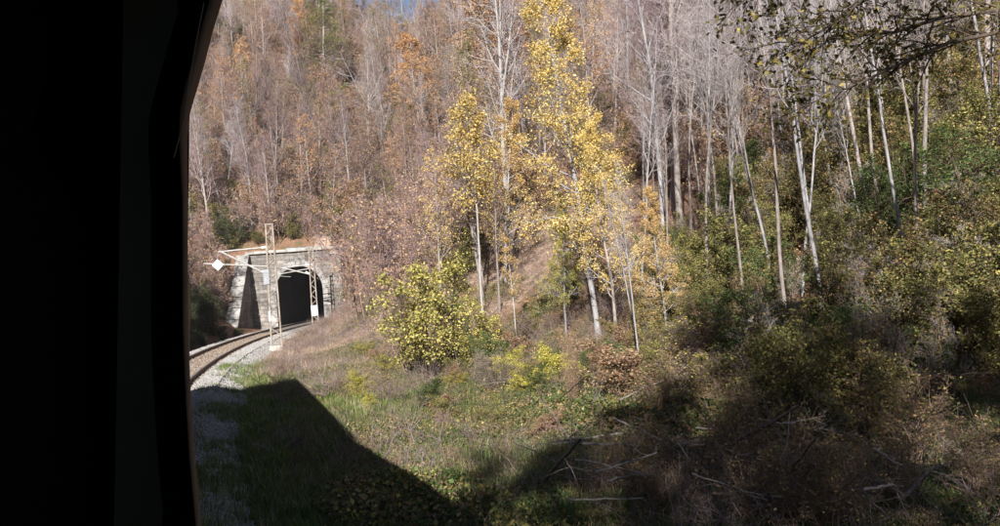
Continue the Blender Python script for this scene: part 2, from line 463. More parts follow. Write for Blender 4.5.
def make_portal():
    loc, rz = frame_at(S_PORT, 0)
    root = empty('tunnel_portal', loc, (0, 0, rz))
    tag(root, 'pale stone railway tunnel portal with dark arched mouth and flat cornice', 'tunnel portal')
    # coursed masonry face with arch opening
    m, n, l = new_mat('weathered portal masonry')
    out = n.new('ShaderNodeOutputMaterial'); b = n.new('ShaderNodeBsdfPrincipled'); b.inputs['Roughness'].default_value = .9
    tc = n.new('ShaderNodeTexCoord'); mp = n.new('ShaderNodeMapping'); mp.inputs['Rotation'].default_value = (R_(90), 0, 0)
    l.new(tc.outputs['Object'], mp.inputs[0])
    br = n.new('ShaderNodeTexBrick'); br.inputs['Scale'].default_value = 1.0; br.inputs['Brick Width'].default_value = .8; br.inputs['Row Height'].default_value = .4; br.inputs['Mortar Size'].default_value = .02
    br.inputs[1].default_value = (.20, .185, .17, 1); br.inputs[2].default_value = (.15, .14, .13, 1); br.inputs[3].default_value = (.11, .10, .095, 1)
    l.new(mp.outputs[0], br.inputs['Vector'])
    no = n.new('ShaderNodeTexNoise'); no.inputs['Scale'].default_value = .7; no.inputs['Detail'].default_value = 8; no.inputs['Roughness'].default_value = .75; l.new(tc.outputs['Object'], no.inputs['Vector'])
    rr = ramp(n, [(.34, (.25, .24, .23)), (.5, (.8, .78, .76)), (.65, (1.5, 1.45, 1.4))]); l.new(no.outputs[0], rr.inputs[0])
    mx = n.new('ShaderNodeMix'); mx.data_type = 'RGBA'; mx.blend_type = 'MULTIPLY'; mx.inputs[0].default_value = 1; l.new(br.outputs[0], mx.inputs[6]); l.new(rr.outputs[0], mx.inputs[7])
    l.new(mx.outputs[2], b.inputs['Base Color'])
    bp = n.new('ShaderNodeBump'); bp.inputs['Strength'].default_value = .8; bp.inputs['Distance'].default_value = .04; l.new(br.outputs['Fac'], bp.inputs['Height']); bp.invert = True
    l.new(bp.outputs[0], b.inputs['Normal']); l.new(b.outputs[0], out.inputs[0])
    mstone = surf_mat('pale limestone block', [(.36, (.10, .095, .085)), (.48, (.26, .245, .225)), (.7, (.46, .44, .41))], scale=1.1, detail=8, bump=.5, bump_scale=9)
    mlining = surf_mat('sooty lining', [(.3, (.012, .011, .010)), (.7, (.04, .036, .032))], scale=1.2, bump=.4)
    HW, SP, TH = 2.3, 3.35, 1.5
    arc = [(HW * math.cos(a), SP + HW * 1.02 * math.sin(a)) for a in np.linspace(0, math.pi, 25)]
    x0, x1, zt, zb = -4.9, 4.25, 7.15, -1.2
    # front face as strips around the opening
    mb = MB()
    path = [(HW, zb)] + arc + [(-HW, zb)]
    outer = [(x1, zb)] + [(max(x0, min(x1, 9 * math.cos(a))), 0) for a in np.linspace(0, math.pi, 25)] + [(x0, zb)]
    outer = [(x1, zb)]
    for i, (ax, az_) in enumerate(arc):
        f = i / 24
        if f < .2: outer.append((x1, SP + (zt - SP) * f / .2))
        elif f > .8: outer.append((x0, SP + (zt - SP) * (1 - f) / .2))
        else: outer.append((x1 + (x0 - x1) * (f - .2) / .6, zt))
    outer.append((x0, zb))
    for y, flip in ((0, False), (TH, True)):
        a = mb.verts([(x, y, z) for x, z in path]); c = mb.verts([(x, y, z) for x, z in outer])
        for i in range(len(path) - 1):
            qd = (a + i, c + i, c + i + 1, a + i + 1); mb.f.append(qd[::-1] if not flip else qd)
    a = mb.verts([(x, 0, z) for x, z in outer]); c = mb.verts([(x, TH, z) for x, z in outer])
    for i in range(len(outer) - 1): mb.f.append((a + i, a + i + 1, c + i + 1, c + i))
    mb.add('portal_wall', m, root)
    # barrel lining
    mb = MB()
    rings = []
    for y in np.arange(-.02, 45, 3.0):
        sh = y * y / (2 * RC)
        rings.append(mb.verts([(x * .995 + sh, y, z) for x, z in path]))
    for r0, r1 in zip(rings, rings[1:]):
        for i in range(len(path) - 1): mb.f.append((r0 + i, r0 + i + 1, r1 + i + 1, r1 + i))
    mb.f.append(tuple(rings[-1] + i for i in range(len(path))))
    mb.add('tunnel_lining', mlining, root, smooth=True)
    # voussoirs
    mvous = surf_mat('pale arch stone', [(.38, (.075, .072, .068)), (.49, (.20, .193, .185)), (.72, (.40, .385, .365))], scale=1.0, detail=8, bump=.5, bump_scale=9)
    nv = 19
    for i in range(nv):
        a0, a1 = math.pi * i / nv + .006, math.pi * (i + 1) / nv - .006
        ro = HW + (.82 if i == nv // 2 else random.choice((.55, .68))); dpt = random.uniform(.05, .10)
        k = 3; poly = []
        for j in range(k): aa = a0 + (a1 - a0) * j / (k - 1); poly.append((HW * math.cos(aa), 0, SP + HW * 1.02 * math.sin(aa)))
        for j in reversed(range(k)): aa = a0 + (a1 - a0) * j / (k - 1); poly.append((ro * math.cos(aa), 0, SP + ro * 1.02 * math.sin(aa)))
        MB().prism(poly, (0, .3, 0), (0, -dpt, 0)).add('voussoir', mvous, root)
    for sgn in (-1, 1):
        z = -.6
        while z < SP - .1:
            h = min(random.uniform(.38, .5), SP - z); w = random.choice((.5, .72)); d = random.uniform(.04, .09)
            xa, xb = (HW, HW + w) if sgn > 0 else (-HW - w, -HW)
            MB().box(xa, xb, -d, .3, z + .008, z + h - .008).add('jamb_stone', mvous, root, bevel=.015)
            z += h
    # cornice slabs and parapet blocks
    x = x0 - .15
    while x < x1:
        w = random.uniform(.8, 1.2); w = min(w, x1 + .15 - x)
        MB().box(x + .008, x + w - .008, -.24 - random.uniform(0, .05), TH, zt, zt + .26 + random.uniform(0, .03)).add('cornice_stone', mstone, root, bevel=.02)
        x += w
    # wing wall on the left with sloping coping
    wing = MB()
    xa, xb = -5.75, -4.75
    poly = [(xa, 0.3, 7.0), (xa, 0.3, -1.2), (xa, -5.2, -1.2), (xa, -5.2, -.2), (xa, -.1, 6.7)]
    wing.prism(poly, (0, 0, 0), (xb - xa, 0, 0)); wo = wing.add('wing_wall', m, root)
    L = 7; A = Vector((0, -5.3, -.2)); B = Vector((0, -.1, 7.05))
    for i in range(L):
        p0 = A + (B - A) * (i / L + .004); p1 = A + (B - A) * ((i + 1) / L - .004)
        nrm = Vector((0, -(B - A).z, (B - A).y)).normalized() * .26
        poly = [(0, p0.y, p0.z), (0, p1.y, p1.z), (0, p1.y + nrm.y, p1.z + nrm.z), (0, p0.y + nrm.y, p0.z + nrm.z)]
        MB().prism(poly, (xa - .12, 0, 0), (xb + .1, 0, 0)).add('coping_stone', mvous, root, bevel=.02)
    # short pier on the right running into the bank
    MB().box(3.4, 4.3, -.45, .2, -.5, 6.6).add('pier', m, root)
    MB().box(3.3, 4.4, -.55, .2, 6.6, 6.9).add('pier_cap', mstone, root, bevel=.02)


make_portal()


# ---------------------------------------------------------------- overhead line masts, sign, wires
def make_masts():
    msteel = surf_mat('galvanised steel', [(.3, (.24, .235, .225)), (.7, (.38, .37, .35))], scale=3, rough=.6, metallic=.25, bump=0)
    mrust = surf_mat('weathered mast steel', [(.3, (.15, .12, .095)), (.55, (.26, .225, .19)), (.8, (.36, .325, .285))], scale=2.5, rough=.75, metallic=.1, bump=.1)
    mporc = surf_mat('white porcelain', [(.3, (.7, .7, .68)), (.7, (.8, .8, .78))], rough=.3, bump=0)
    mconc = surf_mat('concrete footing', [(.3, (.25, .24, .22)), (.7, (.45, .43, .40))], scale=5)
    mplate = surf_mat('enamel plate', [(.3, (.55, .55, .54)), (.7, (.72, .72, .70))], rough=.5, bump=0)
    def mast(s, lat, hgt_, w0, w1, label, reach, plate_z, dzb, arm_z, drop):
        loc, rz = frame_at(s, lat, dzb)
        root = empty('catenary_mast', loc, (0, 0, rz)); tag(root, label, 'mast', 'overhead line masts beside the track')
        MB().box(-.42, .42, -.42, .42, -.5, .22).add('footing', mconc, root, bevel=.03)
        # two channel legs, narrowing upwards
        for sg in (-1, 1):
            mb = MB(); d = .10
            a = mb.verts([(sg*w0/2 - .046, -d, .1), (sg*w0/2 + .046, -d, .1), (sg*w0/2 + .046, d, .1), (sg*w0/2 - .046, d, .1)])
            b = mb.verts([(sg*w1/2 - .046, -d, hgt_), (sg*w1/2 + .046, -d, hgt_), (sg*w1/2 + .046, d, hgt_), (sg*w1/2 - .046, d, hgt_)])
            mb.f += [(a+3, a+2, a+1, a), (b, b+1, b+2, b+3)] + [(a+i, a+(i+1) % 4, b+(i+1) % 4, b+i) for i in range(4)]
            mb.add('leg', mrust, root)
        n = 15
        for k in range(n):
            za, zb = .35 + (hgt_ - .55) * k / n, .35 + (hgt_ - .55) * (k + 1) / n
            wa = w0 + (w1 - w0) * za / hgt_; wb = w0 + (w1 - w0) * zb / hgt_; sg = 1 if k % 2 else -1
            for yy in (-.08, .08):
                MB().tube([(sg * wa / 2, yy * sg, za), (-sg * wb / 2, yy * sg, zb)], .03, 4).add('lacing_bar', mrust, root)
        MB().box(-w1/2 - .06, w1/2 + .06, -.11, .11, hgt_ - .02, hgt_ + .05).add('cap_plate', mrust, root)
        # cantilever over the track
        tip = Vector((-reach, 0, arm_z - .12))
        MB().tube([(-.12, 0, arm_z), tip], .05, 8).add('top_tube', msteel, root)
        MB().tube([tip + Vector((.12, 0, .02)), (-.2, 0, arm_z - drop)], .06, 8).add('strut_tube', msteel, root)
        MB().tube([(-.25, 0, arm_z - drop + .55), (-reach - .9, 0, arm_z - .78)], .045, 8).add('registration_tube', msteel, root)
        MB().tube([(-reach - .55, 0, arm_z - .80), (-reach + .9, 0, arm_z - 1.0)], .02, 6).add('steady_arm', msteel, root)
        for p, q_ in (((-.16, 0, arm_z), (-.55, 0, arm_z - .02)), ((-.24, 0, arm_z - drop + .03), (-.6, 0, arm_z - drop + .28))):
            p, q_ = Vector(p), Vector(q_)
            pts, rad = [], []
            for k in range(9): pts.append(p + (q_ - p) * k / 8); rad.append(.09 if k % 2 else .05)
            MB().tube(pts, rad, 8).add('insulator', mporc, root)
        if plate_z is not None:
            MB().box(-.3, .28, -.13, -.10, plate_z, plate_z + .95).add('number_plate', mplate, root)
        return root
    m1 = mast(50.0, 2.75, 7.75, .62, .40, 'tall tan lattice mast carrying a bracket arm in front of the tunnel', 3.1, None, -.50, 6.35, 1.75)
    m2 = mast(74.0, 2.35, 7.7, .55, .36, 'lattice mast with white plate standing at the edge of the tunnel mouth', 2.9, 1.25, -.45, 6.0, .9)
    # band with a white marking on the first mast
    MB().box(-.36, -.24, -.13, -.095, 1.75, 2.35).add('marker_plate', mporc, m1)
    MB().box(-.52, -.18, -.16, -.11, 4.05, 4.95).add('equipment_plate', surf_mat('grey blue plate', [(.3, (.2, .21, .23)), (.7, (.3, .31, .33))], bump=0), m1)
    # diamond sign hung from the wire
    loc, rz = frame_at(49.6, -.36, 4.92)
    sg = empty('diamond_sign', loc, (0, 0, rz)); tag(sg, 'small white diamond sign hanging from the bracket arm over the track', 'sign')
    c = .34
    mw = surf_mat('white sign enamel', [(.3, (.72, .76, .76)), (.7, (.80, .83, .83))], rough=.35, bump=0)
    mblue = surf_mat('faded blue sign mark', [(.3, (.24, .36, .40)), (.7, (.34, .46, .50))], rough=.4, bump=0)
    MB().prism([(0, 0, -c), (c, 0, 0), (0, 0, c), (-c, 0, 0)], (0, -.012, 0), (0, .012, 0)).add('panel', mw, sg)
    for (dx, dz) in ((-.11, 0), (.11, 0), (0, .12), (0, -.12)):
        MB().box(dx - .06, dx + .06, -.020, -.0145, dz - .05, dz + .05).add('mark', mblue, sg)
    MB().tube([(0, 0, c - .05), (.05, 0, c + .42)], .012, 5).add('hanger', msteel, sg)
    # contact and catenary wire
    mcu = surf_mat('dark copper wire', [(.3, (.10, .08, .06)), (.7, (.2, .16, .12))], rough=.5, metallic=.6, bump=0)
    def wire(name, label, zs, sag):
        mb = MB(); pts = []
        stops = [(16., -.1, zs[0]), (49.8, -.2, zs[1]), (75.3, .05, zs[2]), (100., 0, zs[3])]
        for (sa, la, za), (sb, lb, zb) in zip(stops, stops[1:]):
            pa, _ = frame_at(sa, la, za); pb, _ = frame_at(sb, lb, zb)
            for k in range(10):
                t = k / 10; p = Vector(pa).lerp(Vector(pb), t); p.z -= sag * 4 * t * (1 - t); pts.append(p)
        tag(mb.tube(pts, .008, 5).add(name, mcu), label, 'wire')
    wire('contact_wire', 'thin contact wire running level over the rails into the tunnel', (5.35, 5.3, 5.1, 4.9), .04)
    wire('messenger_wire', 'thin sagging wire above the contact wire held by both bracket arms', (6.1, 6.1, 5.5, 5.2), .3)


make_masts()


# ---------------------------------------------------------------- the train
def train_frame(s):
    p, az, z = track(s)
    return Matrix.Translation((p[0], p[1], z)) @ Matrix.Rotation(-az, 4, 'Z') @ Matrix.Rotation(CANT, 4, 'Y')


def make_train():
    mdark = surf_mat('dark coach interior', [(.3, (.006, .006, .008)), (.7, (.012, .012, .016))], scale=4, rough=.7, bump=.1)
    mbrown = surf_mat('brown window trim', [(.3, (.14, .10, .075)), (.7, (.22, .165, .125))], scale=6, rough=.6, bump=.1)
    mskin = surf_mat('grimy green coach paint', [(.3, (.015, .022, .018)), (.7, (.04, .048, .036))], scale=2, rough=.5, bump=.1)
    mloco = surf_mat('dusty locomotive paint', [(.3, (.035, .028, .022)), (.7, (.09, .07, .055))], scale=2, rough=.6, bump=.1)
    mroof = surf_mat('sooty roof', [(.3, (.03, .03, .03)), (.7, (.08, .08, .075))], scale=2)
    F = train_frame(0.0)
    root = empty('passenger_coach'); root.matrix_world = F
    tag(root, 'dark railway coach interior and window edge filling one side of the view', 'train coach')
    Fi = F.inverted()
    eye = Fi @ Vector((0, 0, EYE))
    HWD = eye.x + .042                         # outer face of the body side
    y0, y1 = -15.0, 8.8
    sec = [(HWD, 1.0), (HWD, 3.15), (HWD - .10, 3.45), (HWD - .34, 3.72), (HWD - .75, 3.92), (0, 4.02)]
    sec = sec + [(-x, z) for x, z in reversed(sec[:-1])]
    mb = MB()
    a = mb.verts([(x, y0, z) for x, z in sec[1:-1]]); b = mb.verts([(x, y1, z) for x, z in sec[1:-1]])
    for i in range(len(sec) - 3): mb.f.append((a + i, b + i, b + i + 1, a + i + 1))
    mb.add('roof', mroof, root, smooth=True)
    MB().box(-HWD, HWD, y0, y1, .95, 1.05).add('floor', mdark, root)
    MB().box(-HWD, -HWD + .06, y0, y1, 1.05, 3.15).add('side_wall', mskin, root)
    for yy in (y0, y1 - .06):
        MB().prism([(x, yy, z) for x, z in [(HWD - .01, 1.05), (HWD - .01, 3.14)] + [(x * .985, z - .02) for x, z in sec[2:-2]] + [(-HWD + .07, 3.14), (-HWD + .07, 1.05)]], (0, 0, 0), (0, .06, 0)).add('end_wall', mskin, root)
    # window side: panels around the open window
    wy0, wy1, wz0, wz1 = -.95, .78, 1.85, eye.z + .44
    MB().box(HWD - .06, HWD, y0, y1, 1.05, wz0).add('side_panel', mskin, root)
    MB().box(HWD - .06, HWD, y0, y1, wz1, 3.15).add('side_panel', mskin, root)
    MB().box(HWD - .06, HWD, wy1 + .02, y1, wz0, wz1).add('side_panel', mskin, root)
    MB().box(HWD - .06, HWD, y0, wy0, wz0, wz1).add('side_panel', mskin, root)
    # partition ahead of and behind the seat bay
    MB().box(-HWD + .07, HWD - .07, 1.02, 1.07, 1.05, 3.6).add('partition', mdark, root)
    MB().box(-HWD + .07, HWD - .07, -1.6, -1.55, 1.05, 3.6).add('partition', mdark, root)
    # swelling moulding round the front edge of the opening: (forward, outward of the eye, above the eye)
    path = [(.75, .075, -.85), (.75, .046, -.3), (.75, .0535, -.2), (.75, .0475, -.14), (.75, .0440, -.09), (.75, .0412, -.04), (.75, .0401, 0), (.75, .0386, .094), (.75, .0374, .150), (.75, .0397, .176), (.75, .0462, .202), (.75, .0521, .226), (.75, .0587, .256), (.75, .0664, .286), (.74, .0786, .325), (.70, .088, .36), (.55, .092, .385), (.3, .092, .395), (-.9, .092, .40)]
    mo, md = MB(), MB()
    for prof, m_ in (([(.003, .0004), (-.006, -.007), (-.003, -.0105)], mo), ([(-.003, -.0105), (.02, -.022), (.10, -.06), (.26, -.16)], md)):
        rows = []
        for (a_, d_, z_) in path:
            g = 1.0 if z_ > .2 else (.45 if z_ < .12 else .45 + .55 * (z_ - .12) / .08)
            fz = 0 if z_ < .3 else (z_ - .3) / .08
            rows.append(m_.verts([(eye.x + d_ + di * g, eye.y + a_ + fo * g * (1 - fz), eye.z + z_ + fo * fz * .4) for fo, di in prof]))
        for r0, r1 in zip(rows, rows[1:]):
            for j in range(len(prof) - 1): m_.f.append((r0 + j, r0 + j + 1, r1 + j + 1, r1 + j))
    mo.add('window_trim', mbrown, root, smooth=True)
    md.add('window_jamb', mdark, root, smooth=True)
    # thin pale tube imitating the highlight along the frame corner
    mhighlight = surf_mat('painted pale highlight', [(.3, (.12, .11, .10)), (.7, (.2, .18, .16))], bump=0)
    pts = [(eye.x + .047, eye.y + .70, eye.z + .262), (eye.x + .041, eye.y + .715, eye.z + .225), (eye.x + .036, eye.y + .725, eye.z + .19), (eye.x + .034, eye.y + .73, eye.z + .165), (eye.x + .026, eye.y + .735, eye.z + .13)]
    MB().tube(pts, .0006, 5).add('frame_highlight', mhighlight, root)
    # locomotive ahead
    s0, s1 = 9.6, 22.8
    pa = F.copy(); fa, fb = train_frame(s0 + 2.5), train_frame(s1 - 2.5)
    d = (fb.translation - fa.translation); ang = math.atan2(d.x, d.y); mid = (fa.translation + fb.translation) / 2
    lr = empty('locomotive'); lr.matrix_world = Matrix.Translation(mid) @ Matrix.Rotation(-ang, 4, 'Z') @ Matrix.Rotation(CANT, 4, 'Y')
    tag(lr, 'dusty locomotive ahead of the coach, just showing past the window edge', 'locomotive')
    H = HWD - .05; hl = (s1 - s0) / 2
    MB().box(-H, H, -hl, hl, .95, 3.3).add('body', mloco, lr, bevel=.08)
    mb = MB(); rs = [(H - .06, 3.28), (H - .12, 3.5), (H - .4, 3.85), (0, 4.05), (-H + .4, 3.85), (-H + .12, 3.5), (-H + .06, 3.28)]
    a = mb.verts([(x, -hl + .1, z) for x, z in rs]); b = mb.verts([(x, hl - .35, z) for x, z in rs])
    for i in range(len(rs) - 1): mb.f.append((a + i, b + i, b + i + 1, a + i + 1))
    mb.f.append(tuple(a + i for i in range(len(rs)))); mb.f.append(tuple(b + i for i in reversed(range(len(rs)))))
    mb.add('roof', mroof, lr)
    MB().box(-H + .2, H - .2, -hl + .3, hl - .3, .45, .94).add('underframe', mdark, lr)
    for yy in (-hl + 3.0, hl - 3.0):
        for dy in (-1.2, 1.2):
            for sx in (-.75, .75):
                MB().tube([(sx - .06, yy + dy, .55), (sx + .06, yy + dy, .55)], .55, 20).add('wheel', mdark, lr)
    # buffers
    for sx in (-.85, .85):
        MB().tube([(sx, hl, 1.05), (sx, hl + .45, 1.05)], [.09, .09], 10).add('buffer', mdark, lr)


make_train()


# ---------------------------------------------------------------- plant generator
def norm(v): return v / np.maximum(np.linalg.norm(v, axis=-1, keepdims=True), 1e-9)


def curve_lines(start, d, length, m, up, wig, r):
    n = len(start)
    P = np.zeros((n, m, 3)); P[:, 0] = start; d = norm(d.copy())
    st = (length / (m - 1))[:, None]
    for i in range(1, m):
        P[:, i] = P[:, i - 1] + d * st
        d = norm(d + np.array([0, 0, up]) / (m - 1) + r.normal(0, wig, (n, 3)))
    return P


def grow(P, Rr, per, t0, t1, ang, lenf, m, up, wig, rr, rmin, r, tip=.35):
    """children on every line of P: returns child lines, radii, position along the parent"""
    n, pm = P.shape[:2]
    t = t0 + (t1 - t0) * (np.arange(per)[None] + r.random((n, per))) / per
    f = t * (pm - 1); i = np.minimum(f.astype(int), pm - 2); w = (f - i)[..., None]
    k = np.arange(n)[:, None]
    pos = P[k, i] * (1 - w) + P[k, i + 1] * w
    d = norm(P[k, i + 1] - P[k, i])
    rad = Rr[k, i] * (1 - w[..., 0]) + Rr[k, i + 1] * w[..., 0]
    L = np.linalg.norm(np.diff(P, axis=1), axis=2).sum(1)[:, None] * lenf(t) * r.uniform(.65, 1.25, t.shape)
    az = (np.arange(per)[None] * 2.4 + r.uniform(0, 6.28, (n, 1)) + r.normal(0, .5, t.shape))[..., None]
    ref = np.where(np.abs(d[..., 2:3]) < .9, np.array([0, 0, 1.]), np.array([1., 0, 0]))
    u = norm(np.cross(d, ref)); v = np.cross(d, u)
    a = (ang + r.normal(0, .16, t.shape))[..., None]
    cd = np.cos(a) * d + np.sin(a) * (np.cos(az) * u + np.sin(az) * v)
    C = curve_lines(pos.reshape(-1, 3), cd.reshape(-1, 3), L.ravel(), m, up, wig, r)
    r0 = np.maximum(rad.ravel() * rr, rmin)
    CR = r0[:, None] * np.linspace(1, tip, m)[None]
    return C, CR


def tubes(P, Rr, k):
    n, m = P.shape[:2]
    t = norm(np.gradient(P, axis=1))
    mean = norm(P[:, -1] - P[:, 0])
    ref = np.where(np.abs(mean[:, 2:3]) < .8, np.array([0, 0, 1.]), np.array([1., 0, 0]))[:, None]
    u = norm(np.cross(t, np.broadcast_to(ref, t.shape))); v = np.cross(t, u)
    a = 2 * math.pi * np.arange(k) / k
    V = P[:, :, None] + Rr[:, :, None, None] * (np.cos(a)[None, None, :, None] * u[:, :, None] + np.sin(a)[None, None, :, None] * v[:, :, None])
    idx = np.arange(n * m * k).reshape(n, m, k)
    A = idx[:, :-1]; B = idx[:, 1:]
    F = np.stack([A, np.roll(A, -1, 2), np.roll(B, -1, 2), B], -1).reshape(-1, 4)
    return V.reshape(-1, 3), F


def leaves_on(P, count, size, r, spread=.06, upb=.35, aspect=.62, tmin=.2):
    """folded leaf blades along lines"""
    n, m = P.shape[:2]
    k = r.integers(0, n, count); t = tmin + (1 - tmin) * r.random(count)
    f = t * (m - 1); i = np.minimum(f.astype(int), m - 2); w = (f - i)[:, None]
    c = P[k, i] * (1 - w) + P[k, i + 1] * w + r.normal(0, spread, (count, 3))
    return leaf_blades(c, size * r.uniform(.6, 1.3, count), r, upb, aspect)


def leaf_blades(c, size, r, upb=.7, aspect=.62):
    count = len(c)
    nr = norm(r.normal(0, 1, (count, 3)) + np.array([0, 0, upb]))
    ax = norm(np.cross(nr, r.normal(0, 1, (count, 3)))); sd_ = np.cross(nr, ax)
    s = size[:, None]
    b = c; tp = c + ax * s; md = c + ax * s * .45
    lf = md + sd_ * s * aspect * .5 + nr * s * .12; rt = md - sd_ * s * aspect * .5 + nr * s * .12
    V = np.stack([b, lf, tp, rt], 1).reshape(-1, 3)
    q = np.arange(count)[:, None] * 4
    F = np.concatenate([q + np.array([[0, 2, 1]]), q + np.array([[0, 3, 2]])], 0)
    return V, F


def join(parts):
    V, Fq, Ft = [], [], []; b = 0
    for v, f in parts:
        V.append(v); (Fq if f.shape[1] == 4 else Ft).append(f + b); b += len(v)
    out = []
    if Fq: out.append(np.concatenate(Fq))
    if Ft: out.append(np.concatenate(Ft))
    return np.concatenate(V), out


PROTO = {}


def make_tree_proto(name, H=18, r0=.16, seed=1, crown0=.35, limbs=26, ang=.75, lim_len=.24, up=.5, n2=7, n3=6, n4=0, leaves=0, lsize=.1,
                    lean=0.0, fork=False, trunk_mat='bark_pale', twig_mat='twig', leaf='leaf_yellow', wig=.12, stems=1, shape=None, lspread=.1, bare_keep=1.0, tr=.006):
    r = np.random.default_rng(seed)
    shape = shape or (lambda t: np.clip(1.25 - t, .12, 1) * np.clip((t - crown0 + .12) * 5, .4, 1))
    st, dr, Ls = [], [], []
    for i in range(stems):
        a = r.uniform(0, 6.28); sp = (0.05 if stems == 1 else r.uniform(.1, .32))
        st.append([.25 * math.cos(a) * (stems > 1), .25 * math.sin(a) * (stems > 1), -.25]); dr.append([sp * math.cos(a) + lean, sp * math.sin(a), 1]); Ls.append(H * (1 if i == 0 else r.uniform(.6, .98)))
    T = curve_lines(np.array(st), np.array(dr), np.array(Ls), 16, .06, .025 if stems == 1 else .04, r)
    TR = r0 * np.array([1 if i == 0 else .75 for i in range(stems)])[:, None] * (np.linspace(1, .10, 16) ** .85)[None]
    TR[:, 0] *= 1.35
    L1, R1 = grow(T, TR, limbs, crown0, .99, ang, lambda t: lim_len * shape(t), 8, up, wig, .5, .012, r)
    if fork:
        Lf, Rf = grow(T, TR, 2, .45, .62, .32, lambda t: .42 + 0 * t, 8, .5, .05, .75, .02, r)
        L1 = np.concatenate([L1, Lf]); R1 = np.concatenate([R1, Rf])
    L2, R2 = grow(L1, R1, n2, .18, 1, .8, lambda t: .45 * (1.15 - .6 * t), 5, .25, wig, .6, tr, r)
    L3, R3 = grow(L2, R2, n3, .15, 1, .75, lambda t: .5 + 0 * t, 4, .15, wig * 1.2, .7, tr * .75, r)
    wood = [tubes(T, TR, 8), tubes(L1, R1, 5)]
    fine = [tubes(L2, R2, 3), tubes(L3, R3, 3)]
    last = L3
    if n4:
        L4, R4 = grow(L3, R3, n4, .2, 1, .7, lambda t: .55 + 0 * t, 3, .1, wig * 1.4, .75, tr * .6, r)
        fine.append(tubes(L4, R4, 3)); last = np.concatenate([L3[:, :3], L4])
    V, F = join(wood)
    trunk = mesh_from(name + '_trunk', V, F, [M[trunk_mat]], smooth=True)
    V, F = join(fine); nq = sum(len(f) for f in F); mi = np.zeros(nq, np.int32)
    mats = [M[twig_mat]]
    if leaves:
        # leaves sit in clumps: only some twigs carry them
        keep = r.random(len(last)) < bare_keep
        lv = leaves_on(last[keep], leaves, lsize, r, lspread)
        b = len(V); V = np.concatenate([V, lv[0]]); F = F + [lv[1] + b]; mi = np.concatenate([mi, np.ones(len(lv[1]), np.int32)])
        mats.append(M[leaf])
    crown = mesh_from(name + '_crown', V, F, mats, mat_idx=mi)
    PROTO[name] = dict(trunk=trunk, crown=crown, H=H, leafslot=1 if leaves else None)
    return PROTO[name]


BARE = []
for i, (H, r0, fk, st) in enumerate(((18, .15, False, 1), (19, .19, True, 1), (16, .12, False, 1), (20, .17, True, 1), (15, .12, True, 2), (17, .13, False, 1))):
    make_tree_proto('bare%d' % i, H, r0, 20 + i, crown0=.32 + .05 * (i % 3), limbs=22, ang=.62, lim_len=.24, up=.8, n2=8, n3=6, n4=3, fork=fk, stems=st,
                    trunk_mat='bark_pale' if i % 2 == 0 else 'bark_grey', twig_mat=('twig', 'twig_grey', 'twig')[i % 3], tr=.009)
    BARE.append('bare%d' % i)
for i in range(3):
    make_tree_proto('sparse%d' % i, 15 + i, .13, 40 + i, crown0=.3, limbs=22, ang=.75, lim_len=.26, up=.6, n2=7, n3=6, leaves=2600, lsize=.13, bare_keep=.5, leaf='leaf_brown', trunk_mat='bark_grey', tr=.009)
for i in range(2):
    make_tree_proto('yellow%d' % i, 15, .13, 60 + i, crown0=.2, limbs=34, ang=.95, lim_len=.21, up=.3, n2=8, n3=6, leaves=16500, lsize=.104, bare_keep=.42, leaf='leaf_yellow', trunk_mat='bark_pale', twig_mat='twig_grey', lspread=.12)
for i in range(2):
    make_tree_proto('full%d' % i, 14, .16, 70 + i, crown0=.25, limbs=26, ang=.9, lim_len=.28, up=.35, n2=8, n3=6, leaves=11000, lsize=.13, bare_keep=.5, leaf='leaf_orange', trunk_mat='bark_dark', twig_mat='twig_brown')
make_tree_proto('larch', 17, .16, 81, crown0=.18, limbs=70, ang=1.35, lim_len=.20, up=.1, n2=8, n3=4, leaves=12000, lsize=.12, leaf='needle', trunk_mat='bark_grey', twig_mat='twig_brown', shape=lambda t: np.clip(1.15 - t, .08, 1))
make_tree_proto('dense', 15, .15, 140, crown0=.22, limbs=32, ang=.95, lim_len=.24, up=.3, n2=7, n3=5, leaves=10500, lsize=.14, bare_keep=.5, leaf='leaf_olive', trunk_mat='bark_dark', twig_mat='twig_brown', lspread=.12)
make_tree_proto('birch', 9, .05, 141, crown0=.5, limbs=18, ang=.95, lim_len=.24, up=.35, n2=6, n3=5, leaves=4800, lsize=.105, bare_keep=.75, leaf='leaf_yellow', trunk_mat='bark_birch', twig_mat='twig_grey', lspread=.13)
make_tree_proto('sapling', 9, .055, 83, crown0=.45, limbs=14, ang=.7, lim_len=.18, up=.6, n2=5, n3=4, leaves=2500, lsize=.10, leaf='leaf_yellow', trunk_mat='bark_birch', twig_mat='twig_grey', bare_keep=.6)
for i in range(2):
    make_tree_proto('pole%d' % i, 12, .058, 120 + i, crown0=.45, limbs=14, ang=.5, lim_len=.22, up=.8, n2=6, n3=5, n4=2, trunk_mat=('bark_pale', 'bark_grey')[i], twig_mat='twig_grey', tr=.006, fork=i == 1)
# bushes: several stems from the ground
for i in range(3):
    make_tree_proto('brush%d' % i, 3.6, .03, 90 + i, crown0=.12, limbs=9, ang=.6, lim_len=.45, up=.5, n2=6, n3=5, n4=3, stems=6, trunk_mat='twig_brown', twig_mat='twig', leaves=1300, lsize=.085, leaf='leaf_brown', wig=.2, bare_keep=.4, tr=.005)
for i in range(3):
    make_tree_proto('bush%d' % i, 3.2, .03, 100 + i, crown0=.10, limbs=9, ang=.75, lim_len=.42, up=.35, n2=6, n3=5, stems=6, trunk_mat='bark_dark', twig_mat='twig_brown', leaves=7600, lsize=.072, leaf='leaf_lime', wig=.2, bare_keep=.7, lspread=.07)


